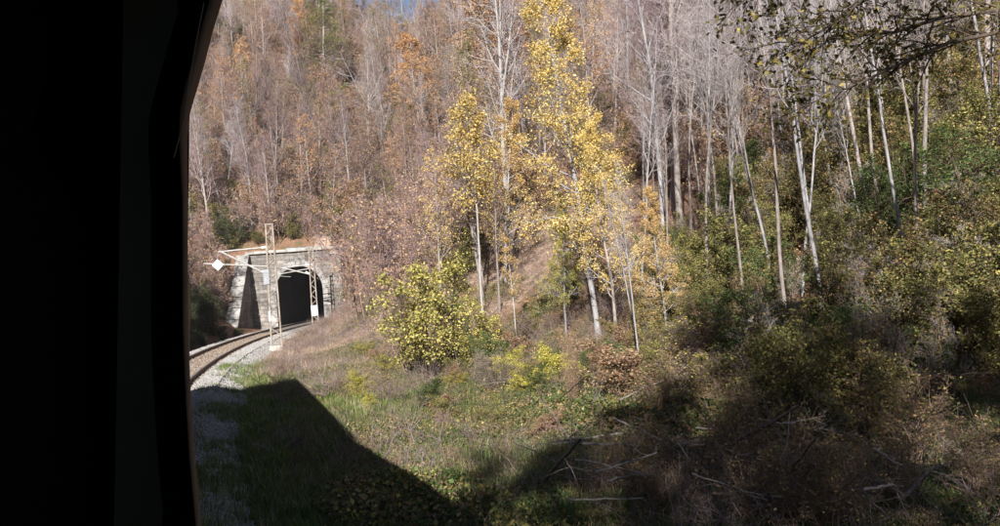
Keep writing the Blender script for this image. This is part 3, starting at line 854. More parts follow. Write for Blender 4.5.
def plant(kind, base, H, label, cat, name, group=None, rz=None, leaf=None, trunk=None, twig=None, tilt=0.0, tilt_az=0.0, wide=1.0, shrub=False):
    p = PROTO[kind]; s = H / p['H']
    o = empty(name, base)
    o.scale = (s * wide, s * wide, s)
    rz = random.uniform(0, 6.28) if rz is None else rz
    o.rotation_euler = (Matrix.Rotation(tilt_az, 3, 'Z') @ Matrix.Rotation(tilt, 3, 'Y') @ Matrix.Rotation(-tilt_az + rz, 3, 'Z')).to_euler()
    a = add('stems' if shrub else 'trunk', p['trunk'], o); b = add('foliage' if shrub else 'crown', p['crown'], o)
    if trunk: a.material_slots[0].link = 'OBJECT'; a.material_slots[0].material = M[trunk]
    if twig: b.material_slots[0].link = 'OBJECT'; b.material_slots[0].material = M[twig]
    if leaf and p['leafslot']: b.material_slots[1].link = 'OBJECT'; b.material_slots[1].material = M[leaf]
    tag(o, label, cat, group)
    return o


def tree_px(kind, bx, by, top_y, label, name='tree', depth=None, **k):
    """tree whose foot shows at (bx, by) in the photograph, tall enough to reach top_y"""
    g = ground_at(bx, by) if depth is None else at_depth(bx, depth)
    d = math.hypot(g[0], g[1])
    H = (project(g)[1] - top_y) / F_PX * d
    return plant(kind, g, H, label, k.pop('cat', 'tree'), name, **k)


# ---------------------------------------------------------------- stuff: instanced small growth
def proto_obj(name, V, F, mats, mi=None):
    return bpy.data.objects.new(name, mesh_from(name, V, F, mats, mat_idx=mi))


def scatter(name, protos, pts, scl, label, cat, tilt=.12, kind='stuff'):
    """one object: a cloud of points, each carrying one of the small plants or stones"""
    pts = np.asarray(pts, dtype=np.float32); n = len(pts)
    coll = bpy.data.collections.new(name + '_kinds')
    for p in protos: coll.objects.link(p)
    me = bpy.data.meshes.new(name); me.vertices.add(n); me.vertices.foreach_set('co', pts.ravel())
    rot = np.stack([rng.normal(0, tilt, n), rng.normal(0, tilt, n), rng.uniform(0, 6.28, n)], -1).astype(np.float32)
    me.attributes.new('rot', 'FLOAT_VECTOR', 'POINT').data.foreach_set('vector', rot.ravel())
    me.attributes.new('scl', 'FLOAT', 'POINT').data.foreach_set('value', np.asarray(scl, dtype=np.float32))
    me.attributes.new('pick', 'INT', 'POINT').data.foreach_set('value', rng.integers(0, len(protos), n).astype(np.int32))
    me.update()
    o = add(name, me)
    ng = bpy.data.node_groups.new(name, 'GeometryNodeTree')
    ng.interface.new_socket('Geometry', in_out='INPUT', socket_type='NodeSocketGeometry')
    ng.interface.new_socket('Geometry', in_out='OUTPUT', socket_type='NodeSocketGeometry')
    N, L = ng.nodes, ng.links
    gi, go = N.new('NodeGroupInput'), N.new('NodeGroupOutput')
    ci = N.new('GeometryNodeCollectionInfo'); ci.inputs['Collection'].default_value = coll
    ci.inputs['Separate Children'].default_value = True; ci.inputs['Reset Children'].default_value = True
    ip = N.new('GeometryNodeInstanceOnPoints'); ip.inputs['Pick Instance'].default_value = True
    def attr(nm, ty):
        a = N.new('GeometryNodeInputNamedAttribute'); a.data_type = ty; a.inputs['Name'].default_value = nm
        return a.outputs['Attribute']
    e2r = N.new('FunctionNodeEulerToRotation')
    L.new(attr('rot', 'FLOAT_VECTOR'), e2r.inputs[0])
    L.new(gi.outputs[0], ip.inputs['Points']); L.new(ci.outputs[0], ip.inputs['Instance'])
    L.new(attr('pick', 'INT'), ip.inputs['Instance Index']); L.new(e2r.outputs[0], ip.inputs['Rotation']); L.new(attr('scl', 'FLOAT'), ip.inputs['Scale'])
    L.new(ip.outputs[0], go.inputs[0])
    o.modifiers.new('scatter', 'NODES').node_group = ng
    return tag(o, label, cat, kind=kind)


def tuft(name, n, h, spread, w, mat, seed, bend=.5):
    r = np.random.default_rng(seed)
    a = r.uniform(0, 6.28, n); rad = spread * np.sqrt(r.random(n))
    b = np.stack([rad * np.cos(a), rad * np.sin(a), 0 * a - .03], -1)
    hh = h * r.uniform(.5, 1.2, n); out = np.stack([np.cos(a + r.normal(0, .8, n)), np.sin(a + r.normal(0, .8, n)), 0 * a], -1)
    sd_ = np.stack([-out[:, 1], out[:, 0], 0 * a], -1) * w
    up = np.array([0, 0, 1.])
    m1 = b + up * hh[:, None] * .6 + out * (hh * bend * .25)[:, None]; tp = b + up * (hh * .95)[:, None] + out * (hh * bend)[:, None]
    V = np.stack([b - sd_, b + sd_, m1 + sd_ * .8, m1 - sd_ * .8, tp], 1).reshape(-1, 3); q = np.arange(n)[:, None] * 5
    return proto_obj(name, V, [q + np.array([[0, 1, 2, 3]]), q + np.array([[3, 2, 4]])], [M[mat]])


def clump(name, n, rad, h, size, mat, seed, stems=14, upb=1.0):
    r = np.random.default_rng(seed)
    a = r.uniform(0, 6.28, n); q = rad * np.sqrt(r.random(n)); z = h * r.random(n) ** .7 * (1 - .5 * (q / rad) ** 2)
    c = np.stack([q * np.cos(a), q * np.sin(a), z], -1)
    V, F = leaf_blades(c, size * r.uniform(.6, 1.4, n), r, upb, .75)
    mi = np.zeros(len(F), np.int32); Fs = [F]
    st = c[:stems] * np.array([.3, .3, 0]); S = np.stack([st - [0, 0, .05], (st + c[:stems]) / 2 + r.normal(0, .03, (stems, 3)), c[:stems]], 1)
    tv, tf = tubes(S, np.full((stems, 3), .004), 3)
    Fs = [tf + len(V), F]; mi = np.concatenate([np.ones(len(tf), np.int32), np.zeros(len(F), np.int32)])
    return proto_obj(name, np.concatenate([V, tv]), Fs, [M[mat], M['twig_brown']], mi)


def twiggy(name, n, rad, h, seed, mat='twig_brown', thick=.005, flat=.5):
    r = np.random.default_rng(seed)
    a = r.uniform(0, 6.28, n); q = rad * np.sqrt(r.random(n))
    st = np.stack([q * np.cos(a), q * np.sin(a), 0 * a - .05], -1)
    d = np.stack([r.normal(0, flat, n), r.normal(0, flat, n), np.ones(n)], -1)
    P = curve_lines(st, d, h * r.uniform(.5, 1.3, n), 5, -.2, .18, r)
    RR = thick * np.linspace(1, .4, 5)[None] * r.uniform(.6, 1.3, (n, 1))
    C, CR = grow(P, RR, 4, .2, 1, .8, lambda t: .4 + 0 * t, 4, 0, .2, .7, .002, r)
    V, F = join([tubes(P, RR, 3), tubes(C, CR, 3)])
    return proto_obj(name, V, F, [M[mat]])


def stone(name, seed, mat):
    r = np.random.default_rng(seed)
    import bmesh
    bm = bmesh.new(); bmesh.ops.create_icosphere(bm, subdivisions=1, radius=1)
    for v in bm.verts: v.co = Vector((v.co.x * 1.2, v.co.y * .9, v.co.z * .75)) * r.uniform(.75, 1.2)
    me = bpy.data.meshes.new(name); bm.to_mesh(me); bm.free(); me.materials.append(mat)
    return bpy.data.objects.new(name, me)


def litter(name, n, rad, size, mat, seed):
    r = np.random.default_rng(seed)
    a = r.uniform(0, 6.28, n); q = rad * np.sqrt(r.random(n))
    V, F = leaf_blades(np.stack([q * np.cos(a), q * np.sin(a), r.uniform(.01, .06, n)], -1), size * r.uniform(.6, 1.4, n), r, 3.0, .8)
    return proto_obj(name, V, [F], [M[mat]])


def polar(n, az0, az1, d0, d1, power=.5):
    az = np.radians(rng.uniform(az0, az1, n)); d = d0 + (d1 - d0) * rng.random(n) ** power
    x, y = d * np.sin(az), d * np.cos(az)
    return x, y, height(x, y)


def toe(s): return 12.5 - 9.0 * sstep(20, 68, s)


def px_of(x, y, z):
    C = np.array(CAM_ROT)
    v = (np.stack([x, y, z - EYE], -1)) @ C
    return W_PX / 2 + F_PX * v[:, 0] / -v[:, 2], H_PX / 2 - F_PX * v[:, 1] / -v[:, 2]


# ballast stones on the near shoulder
mst = surf_mat('ballast stone', [(.3, (.13, .125, .12)), (.5, (.26, .25, .24)), (.7, (.42, .40, .38))], scale=.8, bump=0, coords='Object')
STN = [stone('stone_%d' % i, i, mst) for i in range(4)]
n = 26000
ss = rng.uniform(8, 66, n); la = np.where(rng.random(n) < .6, rng.uniform(1.0, 2.7, n), rng.uniform(-1.7, 1.5, n)); la[:2500] = rng.uniform(2.3, 3.6, 2500)
pts = []
for s_, l_ in zip(ss, la):
    p, az, z = track(s_)
    x, y = p[0] + math.cos(az) * l_, p[1] - math.sin(az) * l_
    if abs(l_) < 1.75: zz = z - .16 - l_ * math.tan(CANT) * .8
    elif l_ < 2.6: zz = z - .16 - 1.6 * math.tan(CANT) * .8 - (l_ - 1.6) / 1.0 * .41
    else: zz = z - .66 + .02
    pts.append((x, y, zz))
pts = np.array(pts); rail_bed = np.abs(la) < .95
mru = surf_mat('rust stained stone', [(.3, (.10, .075, .055)), (.5, (.20, .155, .12)), (.7, (.32, .26, .21))], scale=.8, bump=0)
scatter('rusty_ballast', [stone('rusty_stone_%d' % i, i, mru) for i in range(4)], pts[rail_bed], rng.uniform(.03, .065, int(rail_bed.sum())), 'brown rust-stained ballast between the rails', 'ballast', tilt=.6)
pts = pts[~rail_bed]; n = len(pts)
scatter('ballast_stones', STN, pts, rng.uniform(.028, .06, n), 'loose pale limestone ballast along the curved track', 'ballast', tilt=.6)

def ballast_top(q, s):
    return GRADE * s + np.where(q < 1.6, -.16 - q * math.tan(CANT) * .8, -.16 - 1.6 * math.tan(CANT) * .8 - (q - 1.6) * .41)


# grass and weeds on the flat strip beside the track
GR = [tuft('grass_%d' % i, 26, .30, .22, .006, 'grass', 10 + i) for i in range(3)] + [tuft('grass_dry', 12, .28, .2, .004, 'drygrass', 14)]
x, y, z = polar(30000, -26, 36, 7, 60, .8)
q, s = track_qs(x, y); gz = vnoise(x * .8, y * .8, 21)
z = np.where(q < 2.65, ballast_top(q, s) - .02, z)
k = (q > 2.05 - 1.2 * np.clip(gz, -.5, 1) + .4 * rng.random(len(x))) & (q < toe(s) + 2) & (rng.random(len(x)) < np.where(q < 6.5, 1, .3)) & (s < 30 + 8 * rng.random(len(x)))
x, y, z = x[k], y[k], z[k]
# tufts creeping over the ballast shoulder
s2 = rng.uniform(7, 42, 5000); q2 = rng.uniform(1.2, 3.4, 5000)
az2 = YAW0 + s2 / RC; x2 = CEN[0] - (RC - q2) * np.cos(az2); y2 = CEN[1] + (RC - q2) * np.sin(az2)
k = rng.random(5000) < np.clip(.25 + .55 * (q2 - 1.9) + .8 * vnoise(x2 * 1.1, y2 * 1.1, 22), 0, 1)
x = np.concatenate([x, x2[k]]); y = np.concatenate([y, y2[k]]); z = np.concatenate([z, np.where(q2 < 2.6, ballast_top(q2, s2) - .02, height(x2, y2))[k]])
scatter('grass', GR, np.stack([x, y, z], -1), rng.uniform(.35, .9, len(x)), 'short green grass on the flat strip beside the track', 'grass')

WD = [clump('weed_%d' % i, 70, .36, .30, .055, m_, 30 + i) for i, m_ in enumerate(('leaf_green', 'leaf_green', 'leaf_olive', 'leaf_olive', 'leaf_green', 'leaf_mixed', 'leaf_brown'))]
x, y, z = polar(34000, -20, 36, 7, 50, .75)
q, s = track_qs(x, y); nz = vnoise(x * .45, y * .45, 9)
k = (q > 4.2 + 1.2 * nz) & (q < toe(s) + 4.5 + nz) & (s < 44 + 8 * nz) & (rng.random(len(x)) < .72 + .6 * nz)
x, y, z = x[k], y[k], z[k]
hz_ = np.clip(.55 + .75 * vnoise(x * .7, y * .7, 31), .3, 1.9)
scatter('ground_cover', WD, np.stack([x, y, z], -1), rng.uniform(.55, 1.25, len(x)) * hz_, 'low leafy bramble and weeds carpeting the foot of the slope', 'undergrowth')

# dead stalks and cut brush on the bank by the tunnel and through the foreground
DB = [twiggy('dead_brush_%d' % i, 14, .4, .55, 50 + i, ('twig_brown', 'twig', 'dead_wood')[i], flat=.9) for i in range(3)] + [twiggy('dead_brush_low', 16, .5, .4, 56, 'twig_brown', flat=1.4)]
x, y, z = polar(20000, -22, 36, 8, 82, .7)
q, s = track_qs(x, y); nz = vnoise(x * .5 + 7, y * .5, 11); px, py = px_of(x, y, z)
dens = np.where((s > 32) & (q > 3.4), np.where(s > 44, .9, .45 + .5 * nz), np.where(px > 420, .34 + .6 * nz, .16 + .45 * nz))
k = (q > 3.2) & (q < toe(s) + 11) & (rng.random(len(x)) < dens)
x, y, z = x[k], y[k], z[k]
scatter('dead_brush', DB, np.stack([x, y, z], -1), rng.uniform(.5, 1.5, len(x)), 'dry broken brushwood and stalks littering the bank', 'brushwood', tilt=.5)

DG = [tuft('dry_tuft_%d' % i, 22, .34, .3, .004, 'drygrass', 70 + i, bend=.9) for i in range(3)]
x, y, z = polar(9000, -20, 2, 28, 82, .8)
q, s = track_qs(x, y); nz = vnoise(x * .6, y * .6, 41)
k = (s > 29) & (q > 2.9) & (q < 17) & (y < PP[1] - 1) & (rng.random(len(x)) < .5 + .6 * nz)
x, y, z = x[k], y[k], z[k]
scatter('dry_grass', DG, np.stack([x, y, z], -1), rng.uniform(.5, 1.2, len(x)), 'pale dry grass and stalks on the bank beside the tunnel', 'grass', tilt=.3)

# fallen leaves on the slopes
LT = [litter('litter_%d' % i, 70, .5, .045, m_, 60 + i) for i, m_ in enumerate(('leaf_brown', 'leaf_orange', 'leaf_brown', 'leaf_gold'))]
x, y, z = polar(12000, -24, 36, 9, 90, .8)
q, s = track_qs(x, y); k = (q > toe(s) - 4) & (rng.random(len(x)) < np.where(q > toe(s) + 1, .8, .35))
x, y, z = x[k], y[k], z[k]
scatter('fallen_leaves', LT, np.stack([x, y, z], -1), rng.uniform(.7, 1.3, len(x)), 'fallen brown leaves covering the woodland slope', 'leaves', tilt=.2)


def plant_protos(kinds, leaf=None):
    """whole small plants as prototypes for the thicket masses"""
    out = []
    for kd in kinds:
        p = PROTO[kd]
        import bmesh
        me = bpy.data.meshes.new(kd + '_whole'); bm = bmesh.new(); bm.from_mesh(p['trunk']); nt = len(bm.faces); bm.from_mesh(p['crown'])
        bm.to_mesh(me); bm.free()
        nc = len(p['crown'].polygons); mi = np.zeros(nc, np.int32); p['crown'].polygons.foreach_get('material_index', mi)
        for m_ in list(p['trunk'].materials) + list(p['crown'].materials): me.materials.append(m_)
        if leaf and p['leafslot']: me.materials[2] = M[leaf]
        me.polygons.foreach_set('material_index', np.concatenate([np.zeros(nt, np.int32), mi + 1]))
        me.update()
        out.append(bpy.data.objects.new(kd + '_whole', me))
    return out


def in_wood(x, y):
    """0 outside the woods, 1 inside: on the slopes, off the track"""
    q, s = track_qs(x, y); u = (x - PP[0]) * PT[0] + (y - PP[1]) * PT[1]; w = (x - PP[0]) * PN[0] + (y - PP[1]) * PN[1]
    ok = np.where(u > 1.7, True, (q > toe(s) + 2.5) | (q < -6.5))
    return ok & ~((np.abs(w) < 5.5) & (u > -8) & (u < 1.7))


# ---------------------------------------------------------------- thickets and the distant wood
x, y, z = polar(6000, -25, 36, 28, 190, .8)
px, py = px_of(x, y, z); q, s = track_qs(x, y)
bare_window = (px > 492) & (px < 650) & (q < toe(s) + 9) & (y < 50)
k = in_wood(x, y) & ~bare_window & ~((px < 378) & (px > 255) & (y < PP[1] + 1.5)) & ((q > toe(s) + 4) | (y > 70))
x, y, z = x[k][:2600], y[k][:2600], z[k][:2600]
scatter('brush_thicket', plant_protos(['brush0', 'brush1', 'brush2'], 'leaf_brown') + plant_protos(['bush0'], 'leaf_brown') + plant_protos(['bush1'], 'leaf_olive'), np.stack([x, y, z - .1], -1), np.where(px_of(x, y, z)[0] < 470, rng.uniform(1.0, 2.1, len(x)), rng.uniform(.6, 1.35, len(x))), 'dense leafless purplish brown brush under the trees', 'thicket', tilt=.15)

x, y, z = polar(4000, -25, 36, 84, 240, .8)
px, py = px_of(x, y, z)
k = in_wood(x, y) & ~((px > 300) & (px < 372) & (np.hypot(x, y) < 122) & (np.hypot(x, y) > 96)) & ~((px > 408) & (px < 440) & (np.hypot(x, y) > 135)); x, y, z = x[k][:1700], y[k][:1700], z[k][:1700]
scatter('distant_wood', plant_protos(['bare1', 'bare3', 'sparse0', 'sparse1', 'sparse2']) + plant_protos(['sparse1'], 'leaf_olive') + plant_protos(['sparse2'], 'leaf_orange'), np.stack([x, y, z - .1], -1), rng.uniform(.4, .95, len(x)), 'far hazy wood of bare and browning trees high on the hill', 'wood', tilt=.04)

# ---------------------------------------------------------------- single trees on the slopes
taken = []


def free(x, y, gap):
    if any((x - a) ** 2 + (y - b) ** 2 < gap * gap for a, b in taken): return False
    taken.append((x, y)); return True


def claim(g): taken.append((g[0], g[1])); return g


# the trees that stand out
tree_px('bare3', 514, 275, -70, 'tall pale straight bare tree forking high above the slender yellow birch', 'bare_tree', depth=40, tilt=R_(-3), rz=.4, trunk='bark_birch', twig='twig_grey')
tree_px('birch', 483, 322, 96, 'slender leaning white-stemmed birch with a small yellow crown', 'birch_tree', tilt=R_(-4), rz=1.0, wide=1.1, cat='tree')
tree_px('sapling', 517, 345, 236, 'thin pale sapling stem rising before the red leafy bank', 'sapling', rz=2.0, leaf='leaf_gold', tilt=R_(1))
tree_px('yellow0', 599, 338, -25, 'tallest bright yellow tree with narrow clumpy crown', 'yellow_tree', rz=.3, tilt=R_(-1))
tree_px('yellow1', 618, 346, 118, 'yellow tree with twin grey stems bare near the foot', 'yellow_tree', rz=1.2, trunk='bark_grey')
tree_px('yellow1', 566, 338, 195, 'short yellow-green tree beside the tallest yellow tree', 'yellow_tree', rz=4.0, leaf='leaf_lime')
tree_px('yellow0', 668, 345, 190, 'thin-leaved yellow tree between the twin stems and the stump', 'yellow_tree', rz=2.2, leaf='leaf_gold')
tree_px('yellow0', 505, 300, 95, 'olive gold tree standing against the tall pale trunk', 'gold_tree', depth=36, rz=5, leaf='leaf_gold')
tree_px('sparse1', 440, 300, 150, 'thin golden-leaved tree behind the yellow-green hazel bush', 'gold_tree', depth=36, rz=2, leaf='leaf_yellow')
tree_px('sparse2', 497, 310, 140, 'small gold-leaved tree just uphill of the slender birch', 'gold_tree', depth=33, rz=1, leaf='leaf_yellow')
tree_px('full0', 528, 240, -40, 'orange-leaved tree high up between pale trunk and yellow tree', 'orange_tree', depth=58, rz=1, wide=1.3)
tree_px('full1', 434, 200, 35, 'pale orange tree under the small patch of sky', 'orange_tree', depth=100, rz=2, wide=1.5, twig='twig_grey')
tree_px('full0', 318, 110, 5, 'rusty orange crown high on the hill above the tunnel', 'orange_tree', depth=125, rz=3)
tree_px('full1', 212, 60, -40, 'dull orange tree beside the window edge on the skyline', 'orange_tree', depth=140, rz=3.6)
tree_px('larch', 338, 92, -15, 'pale green conical larch among bare trees on the hill', 'larch_tree', depth=122, rz=0, wide=1.5)
tree_px('bare1', 706, 290, -45, 'thick twin-trunked pale bare tree beside the yellow tree', 'bare_tree', depth=33, rz=1.1, trunk='bark_pale', twig='twig_grey')
tree_px('bare4', 848, 250, 20, 'v-shaped grey bare tree rising from the shrubs', 'bare_tree', depth=24, rz=.6, trunk='bark_grey', twig='twig_grey')
tree_px('full1', 785, 300, 150, 'small sparse reddish orange tree among grey stems', 'orange_tree', depth=27, rz=.6, twig='twig_grey')
tree_px('sparse0', 650, 310, 60, 'slim grey tree with few leaves next to the yellow crown', 'bare_tree', depth=36, rz=.6, leaf='leaf_gold')
for bx, dp, tp, rz_, lb in ((748, 29, -20, .5, 'slim grey bare tree with a kinked stem beside the reddish tree'), (872, 22, -60, 1.5, 'pale bare tree with the broadest stem under the overhanging branch'),
                            (897, 26, -30, 2.5, 'straight bare tree at the edge under the overhanging branch'), (815, 32, -10, 3.5, 'thin bare tree leaning behind the v-shaped tree'),
                            (930, 21, -80, 4.5, 'bare tree with ashen bark beyond the shaded shrubs'), (968, 27, -50, 5.5, 'last bare tree of the grey stems, outermost on the slope')):
    tree_px(random.choice(BARE), bx, 280, tp, lb, 'bare_tree', depth=dp, rz=rz_, twig='twig_grey', trunk='bark_grey')

LAND = [(225, 'over the diamond sign'), (290, 'above the tunnel mouth'), (345, 'beneath the larch'), (395, 'above the brown shrubs'), (445, 'behind the hazel bush'), (500, 'near the tall pale trunk'),
        (560, 'behind the tallest yellow tree'), (625, 'behind the twin-stemmed yellow tree'), (680, 'behind the thick twin-trunked tree'), (740, 'behind the reddish tree'), (800, 'behind the v-shaped tree'), (860, 'under the overhanging branch'), (2000, 'past the overhanging branch')]


def describe(px, d, H, kindword):
    lm = next(t_ for p_, t_ in LAND if px < p_)
    band = 'low on the slope' if d < 42 else ('halfway up the slope' if d < 75 else ('high on the slope' if d < 110 else 'far up the hill'))
    size = 'short' if H < 11.5 else ('tall' if H > 15 else 'slim')
    lb = '%s %s %s, %s' % (size, kindword, band, lm)
    return lb, lb.replace('tree', 'trees', 1)


def zone(px): return 'left' if px < 400 else ('mid' if px < 620 else 'right')


cnt = 0
x, y, z = polar(4000, -25, 36, 27, 150, .9)
px, py = px_of(x, y, z); ok = in_wood(x, y); q, s = track_qs(x, y)
for i in np.argsort(np.hypot(x, y)):
    if not ok[i]: continue
    d = math.hypot(x[i], y[i])
    if 490 < px[i] < 650 and d < 44: continue
    if 330 < px[i] < 470 and d < 70: continue
    if 408 < px[i] < 440 and d > 135: continue
    if px[i] < 250 and y[i] < PP[1]: continue
    if not free(x[i], y[i], 2.0 + d * .018): continue
    zn = zone(px[i])
    g = (x[i], y[i], z[i] - .1)
    H = random.uniform(10, 17)
    if random.random() < (.18 if zn == 'right' else .55):
        lf, kw = random.choice((('leaf_brown', 'brown-leaved tree'), ('leaf_brown', 'brown-leaved tree'), ('leaf_gold', 'thinly gold-leaved tree'), ('leaf_olive', 'olive-leaved tree'), ('leaf_orange', 'rusty-leaved tree')))
        lb = describe(px[i], d, H, kw); plant('sparse%d' % random.randrange(3), g, H * .85, lb[0], 'tree', 'browning_tree', lb[1], leaf=lf, wide=1.35 if zn == 'left' else 1.0)
    else:
        kd = random.choice(BARE); lb = describe(px[i], d, H, 'pale bare tree' if int(kd[-1]) % 2 == 0 else 'dark grey bare tree'); plant(kd, g, H, lb[0], 'tree', 'bare_tree', lb[1], tilt=random.gauss(0, .04), tilt_az=random.uniform(0, 6.28))
    cnt += 1
    if cnt >= 190: break
x, y, z = polar(1200, 6, 36, 17, 46, .8)
px, py = px_of(x, y, z); ok = track_qs(x, y)[0] > 11; cnt = 0
for i in range(len(x)):
    if not ok[i] or px[i] < 640 or not free(x[i], y[i], 1.0): continue
    H = random.uniform(5, 11); d = math.hypot(x[i], y[i])
    lean = random.gauss(0, .04)
    lb = describe(px[i], d, H, ('crooked ' if abs(lean) > .04 else 'upright ') + ('whip-thin ' if H < 7 else '') + 'pole-like bare tree'); lb = (('nearer ' if d < 27 else '') + lb[0], ('nearer ' if d < 27 else '') + lb[1])
    plant('pole%d' % random.randrange(2), (x[i], y[i], z[i] - .1), H, lb[0], 'tree', 'pole_tree', lb[1], tilt=lean, tilt_az=random.uniform(0, 6.28))
    cnt += 1
    if cnt >= 110: break


# ---------------------------------------------------------------- bushes
def bush_px(kind, bx, by, top_y, label, leaf, group=None, wide=1.0, name='bush', depth=None, **k):
    return tree_px(kind, bx, by, top_y, label, name, depth=depth, cat='bush', leaf=leaf, group=group, wide=wide, shrub=True, **k)


bush_px('bush0', 437, 378, 256, 'large yellow-green hazel bush at the foot of the bank', 'leaf_hazel', wide=1.1, name='hazel_bush', rz=.3)
bush_px('bush1', 405, 372, 300, 'smaller yellow bush leaning against the large hazel bush', 'leaf_hazel', wide=1.0, name='hazel_bush', rz=1.3)
bush_px('bush2', 470, 368, 296, 'loose yellow side of the hazel thicket next to the birch foot', 'leaf_hazel', wide=1.1, name='hazel_bush', rz=4.0)
bush_px('brush0', 415, 374, 272, 'bare twiggy shrub growing through the hazel bush', 'leaf_mixed', wide=1.0, name='twiggy_shrub', rz=1.0)
bush_px('bush1', 460, 352, 282, 'dark green leafy patch inside the hazel bush', 'leaf_green', wide=.55, name='green_bush', rz=2.3)
bush_px('bush2', 492, 372, 330, 'low dark green bush in the shade of the hazel', 'leaf_green', wide=1.2, name='green_bush', rz=3.3)
bush_px('brush0', 368, 318, 190, 'arching leafless brown shrub on the bank beside the tunnel', 'leaf_brown', name='brown_shrub', rz=.2)
bush_px('brush1', 372, 290, 195, 'twiggy grey-brown shrub overhanging the end of the tunnel cornice', 'leaf_olive', name='brown_shrub', rz=1.2, depth=78)
bush_px('brush2', 400, 330, 215, 'tall bare shrub between the brown shrub and the hazel bush', 'leaf_brown', name='brown_shrub', rz=2.2)
plant('brush2', at_depth(346, 76.5), 4.6, 'grey-brown shrub hiding the pier beside the tunnel mouth', 'bush', 'brown_shrub', leaf='leaf_olive', shrub=True, twig='twig_grey')
i = 0  # the darkest-leaved ones left of the portal imitate shade
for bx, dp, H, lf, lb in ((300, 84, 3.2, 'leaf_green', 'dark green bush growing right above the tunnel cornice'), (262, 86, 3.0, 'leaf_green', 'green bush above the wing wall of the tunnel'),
                          (232, 82, 4.0, 'leaf_dark', 'shade-darkened bush left of the sloping wing wall'), (205, 78, 4.6, 'leaf_dark', 'shade-darkened bush behind the diamond sign'),
                          (218, 92, 5.0, 'leaf_dark', 'shade-darkened bush on the hill behind the diamond sign'), (338, 82, 2.6, 'leaf_olive', 'olive bush at the end of the cornice')):
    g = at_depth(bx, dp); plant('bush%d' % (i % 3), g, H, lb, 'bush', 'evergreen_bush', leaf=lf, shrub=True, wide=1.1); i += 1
for k_ in range(30):  # leaf colour carries the shade of the cutting
    s_ = 46 + k_ * 1.05; loc, _ = frame_at(min(s_, 76), -(random.uniform(4.4, 9) if s_ < 69 else random.uniform(8, 12))); g = (loc[0], loc[1], hgt(loc[0], loc[1]) - .1)
    plant('bush%d' % (k_ % 3), g, random.uniform(2.2, 4.2), 'shade-darkened green bush on the cutting across the track', 'bush', 'cutting_bush', 'bushes on the shaded cutting', leaf='leaf_dark', shrub=True)

for k_, (bx, dp, H, lb) in enumerate(((248, 83, 1.6, 'low ivy bush just behind the coping top'), (270, 84, 1.8, 'low ivy bush behind the cornice, nearest the tall mast'), (284, 82.5, 1.4, 'small ivy bush creeping onto the cornice'), (312, 83, 1.7, 'low ivy bush over the crown of the arch'),
                                    (325, 84, 2.0, 'ivy bush behind the far end of the cornice'), (258, 88, 2.6, 'larger ivy bush uphill of the coping top'), (292, 89, 2.8, 'larger ivy bush uphill of the arch'), (320, 90, 2.4, 'larger ivy bush uphill of the cornice end'), (238, 86, 2.8, 'ivy bush on the slope beside the sloping wing wall'), (262, 81.5, 1.5, 'olive bramble behind the left end of the cornice'), (277, 83.5, 2.0, 'olive bramble behind the tall mast head'), (298, 81.5, 1.5, 'olive bramble over the keystone'), (332, 81.5, 2.0, 'olive bramble over the pier'), (250, 90, 3.2, 'tall bramble uphill of the left end of the cornice'), (305, 92, 3.0, 'tall bramble uphill of the keystone'))):
    plant('bush%d' % (k_ % 3), at_depth(bx, dp), H, lb, 'bush', 'ivy_bush', leaf='leaf_olive' if k_ > 8 else ('leaf_green' if k_ % 2 else 'leaf_dark'), shrub=True, wide=1.6)
for k_ in range(18):  # low bushes added to cover and darken the sunlit strip
    loc, _ = frame_at(42 + k_ * 1.7, -random.uniform(3.3, 4.6)); g = (loc[0], loc[1], hgt(loc[0], loc[1]) - .1)
    plant('bush%d' % (k_ % 3), g, random.uniform(.7, 1.4), 'low bramble bush added to darken ground along the far side of the rails', 'bush', 'darkening_bush', 'added dark bushes along the far side of the rails', leaf='leaf_dark', shrub=True, wide=1.3)
for k_ in range(84):
    bx, by = (random.uniform(345, 650), random.uniform(356, 438)) if k_ % 5 < 2 else (random.uniform(480, 740), random.uniform(342, 400)); g = ground_at(bx, by); H = random.uniform(.45, 1.0) if k_ % 5 < 2 else random.uniform(.6, 1.5)
    lf, kw = random.choice((('leaf_green', 'green'), ('leaf_olive', 'olive'), ('leaf_lime', 'yellow-green'), ('leaf_mixed', 'mottled'), ('leaf_brown', 'withered brown')))
    ps = 'below the hazel bush' if bx < 450 else ('below the slender birch' if bx < 530 else ('around the dead sapling' if bx < 600 else ('below the grey stump' if bx < 660 else 'below the broken stump')))
    lb = '%s %s bramble clump %s, %s' % ('low' if H < .7 else ('knee-high' if H < 1.1 else 'tall'), kw, ps, 'near the trees' if by < 385 else ('halfway to the shadow' if by < 412 else 'close to the shadow'))
    plant(('bush%d' if k_ % 3 else 'brush%d') % (k_ % 3), (g[0], g[1], g[2] - .05), H, lb, 'bush', 'bramble_clump', lb.replace('clump', 'clumps'), leaf=lf, shrub=True, wide=random.uniform(1.2, 2.0))
WH = [(700, 'below the thick twin-trunked tree'), (745, 'before the kinked grey tree'), (790, 'below the reddish tree'), (835, 'before the leaning thin tree'), (880, 'below the v-shaped tree'), (930, 'before the broad-stemmed bare tree'), (2000, 'at the far edge of the tangle')]
KW = {'leaf_mixed': 'mottled autumn shrub', 'leaf_olive': 'olive green shrub', 'leaf_green': 'dark green shrub', 'leaf_lime': 'yellowing shrub', 'bare': 'half bare shrub'}


def shrub_label(bx, dp, kw, H):
    lm = next(t_ for p_, t_ in WH if bx < p_)
    row = 'in the front row' if dp < 13 else ('mid tangle' if dp < 19 else ('back of tangle' if dp < 26 else 'up on the slope'))
    lb = '%s %s %s, %s' % ('low' if H < 2 else 'high', kw, row, lm)
    return lb, lb.replace('shrub', 'shrubs', 1)


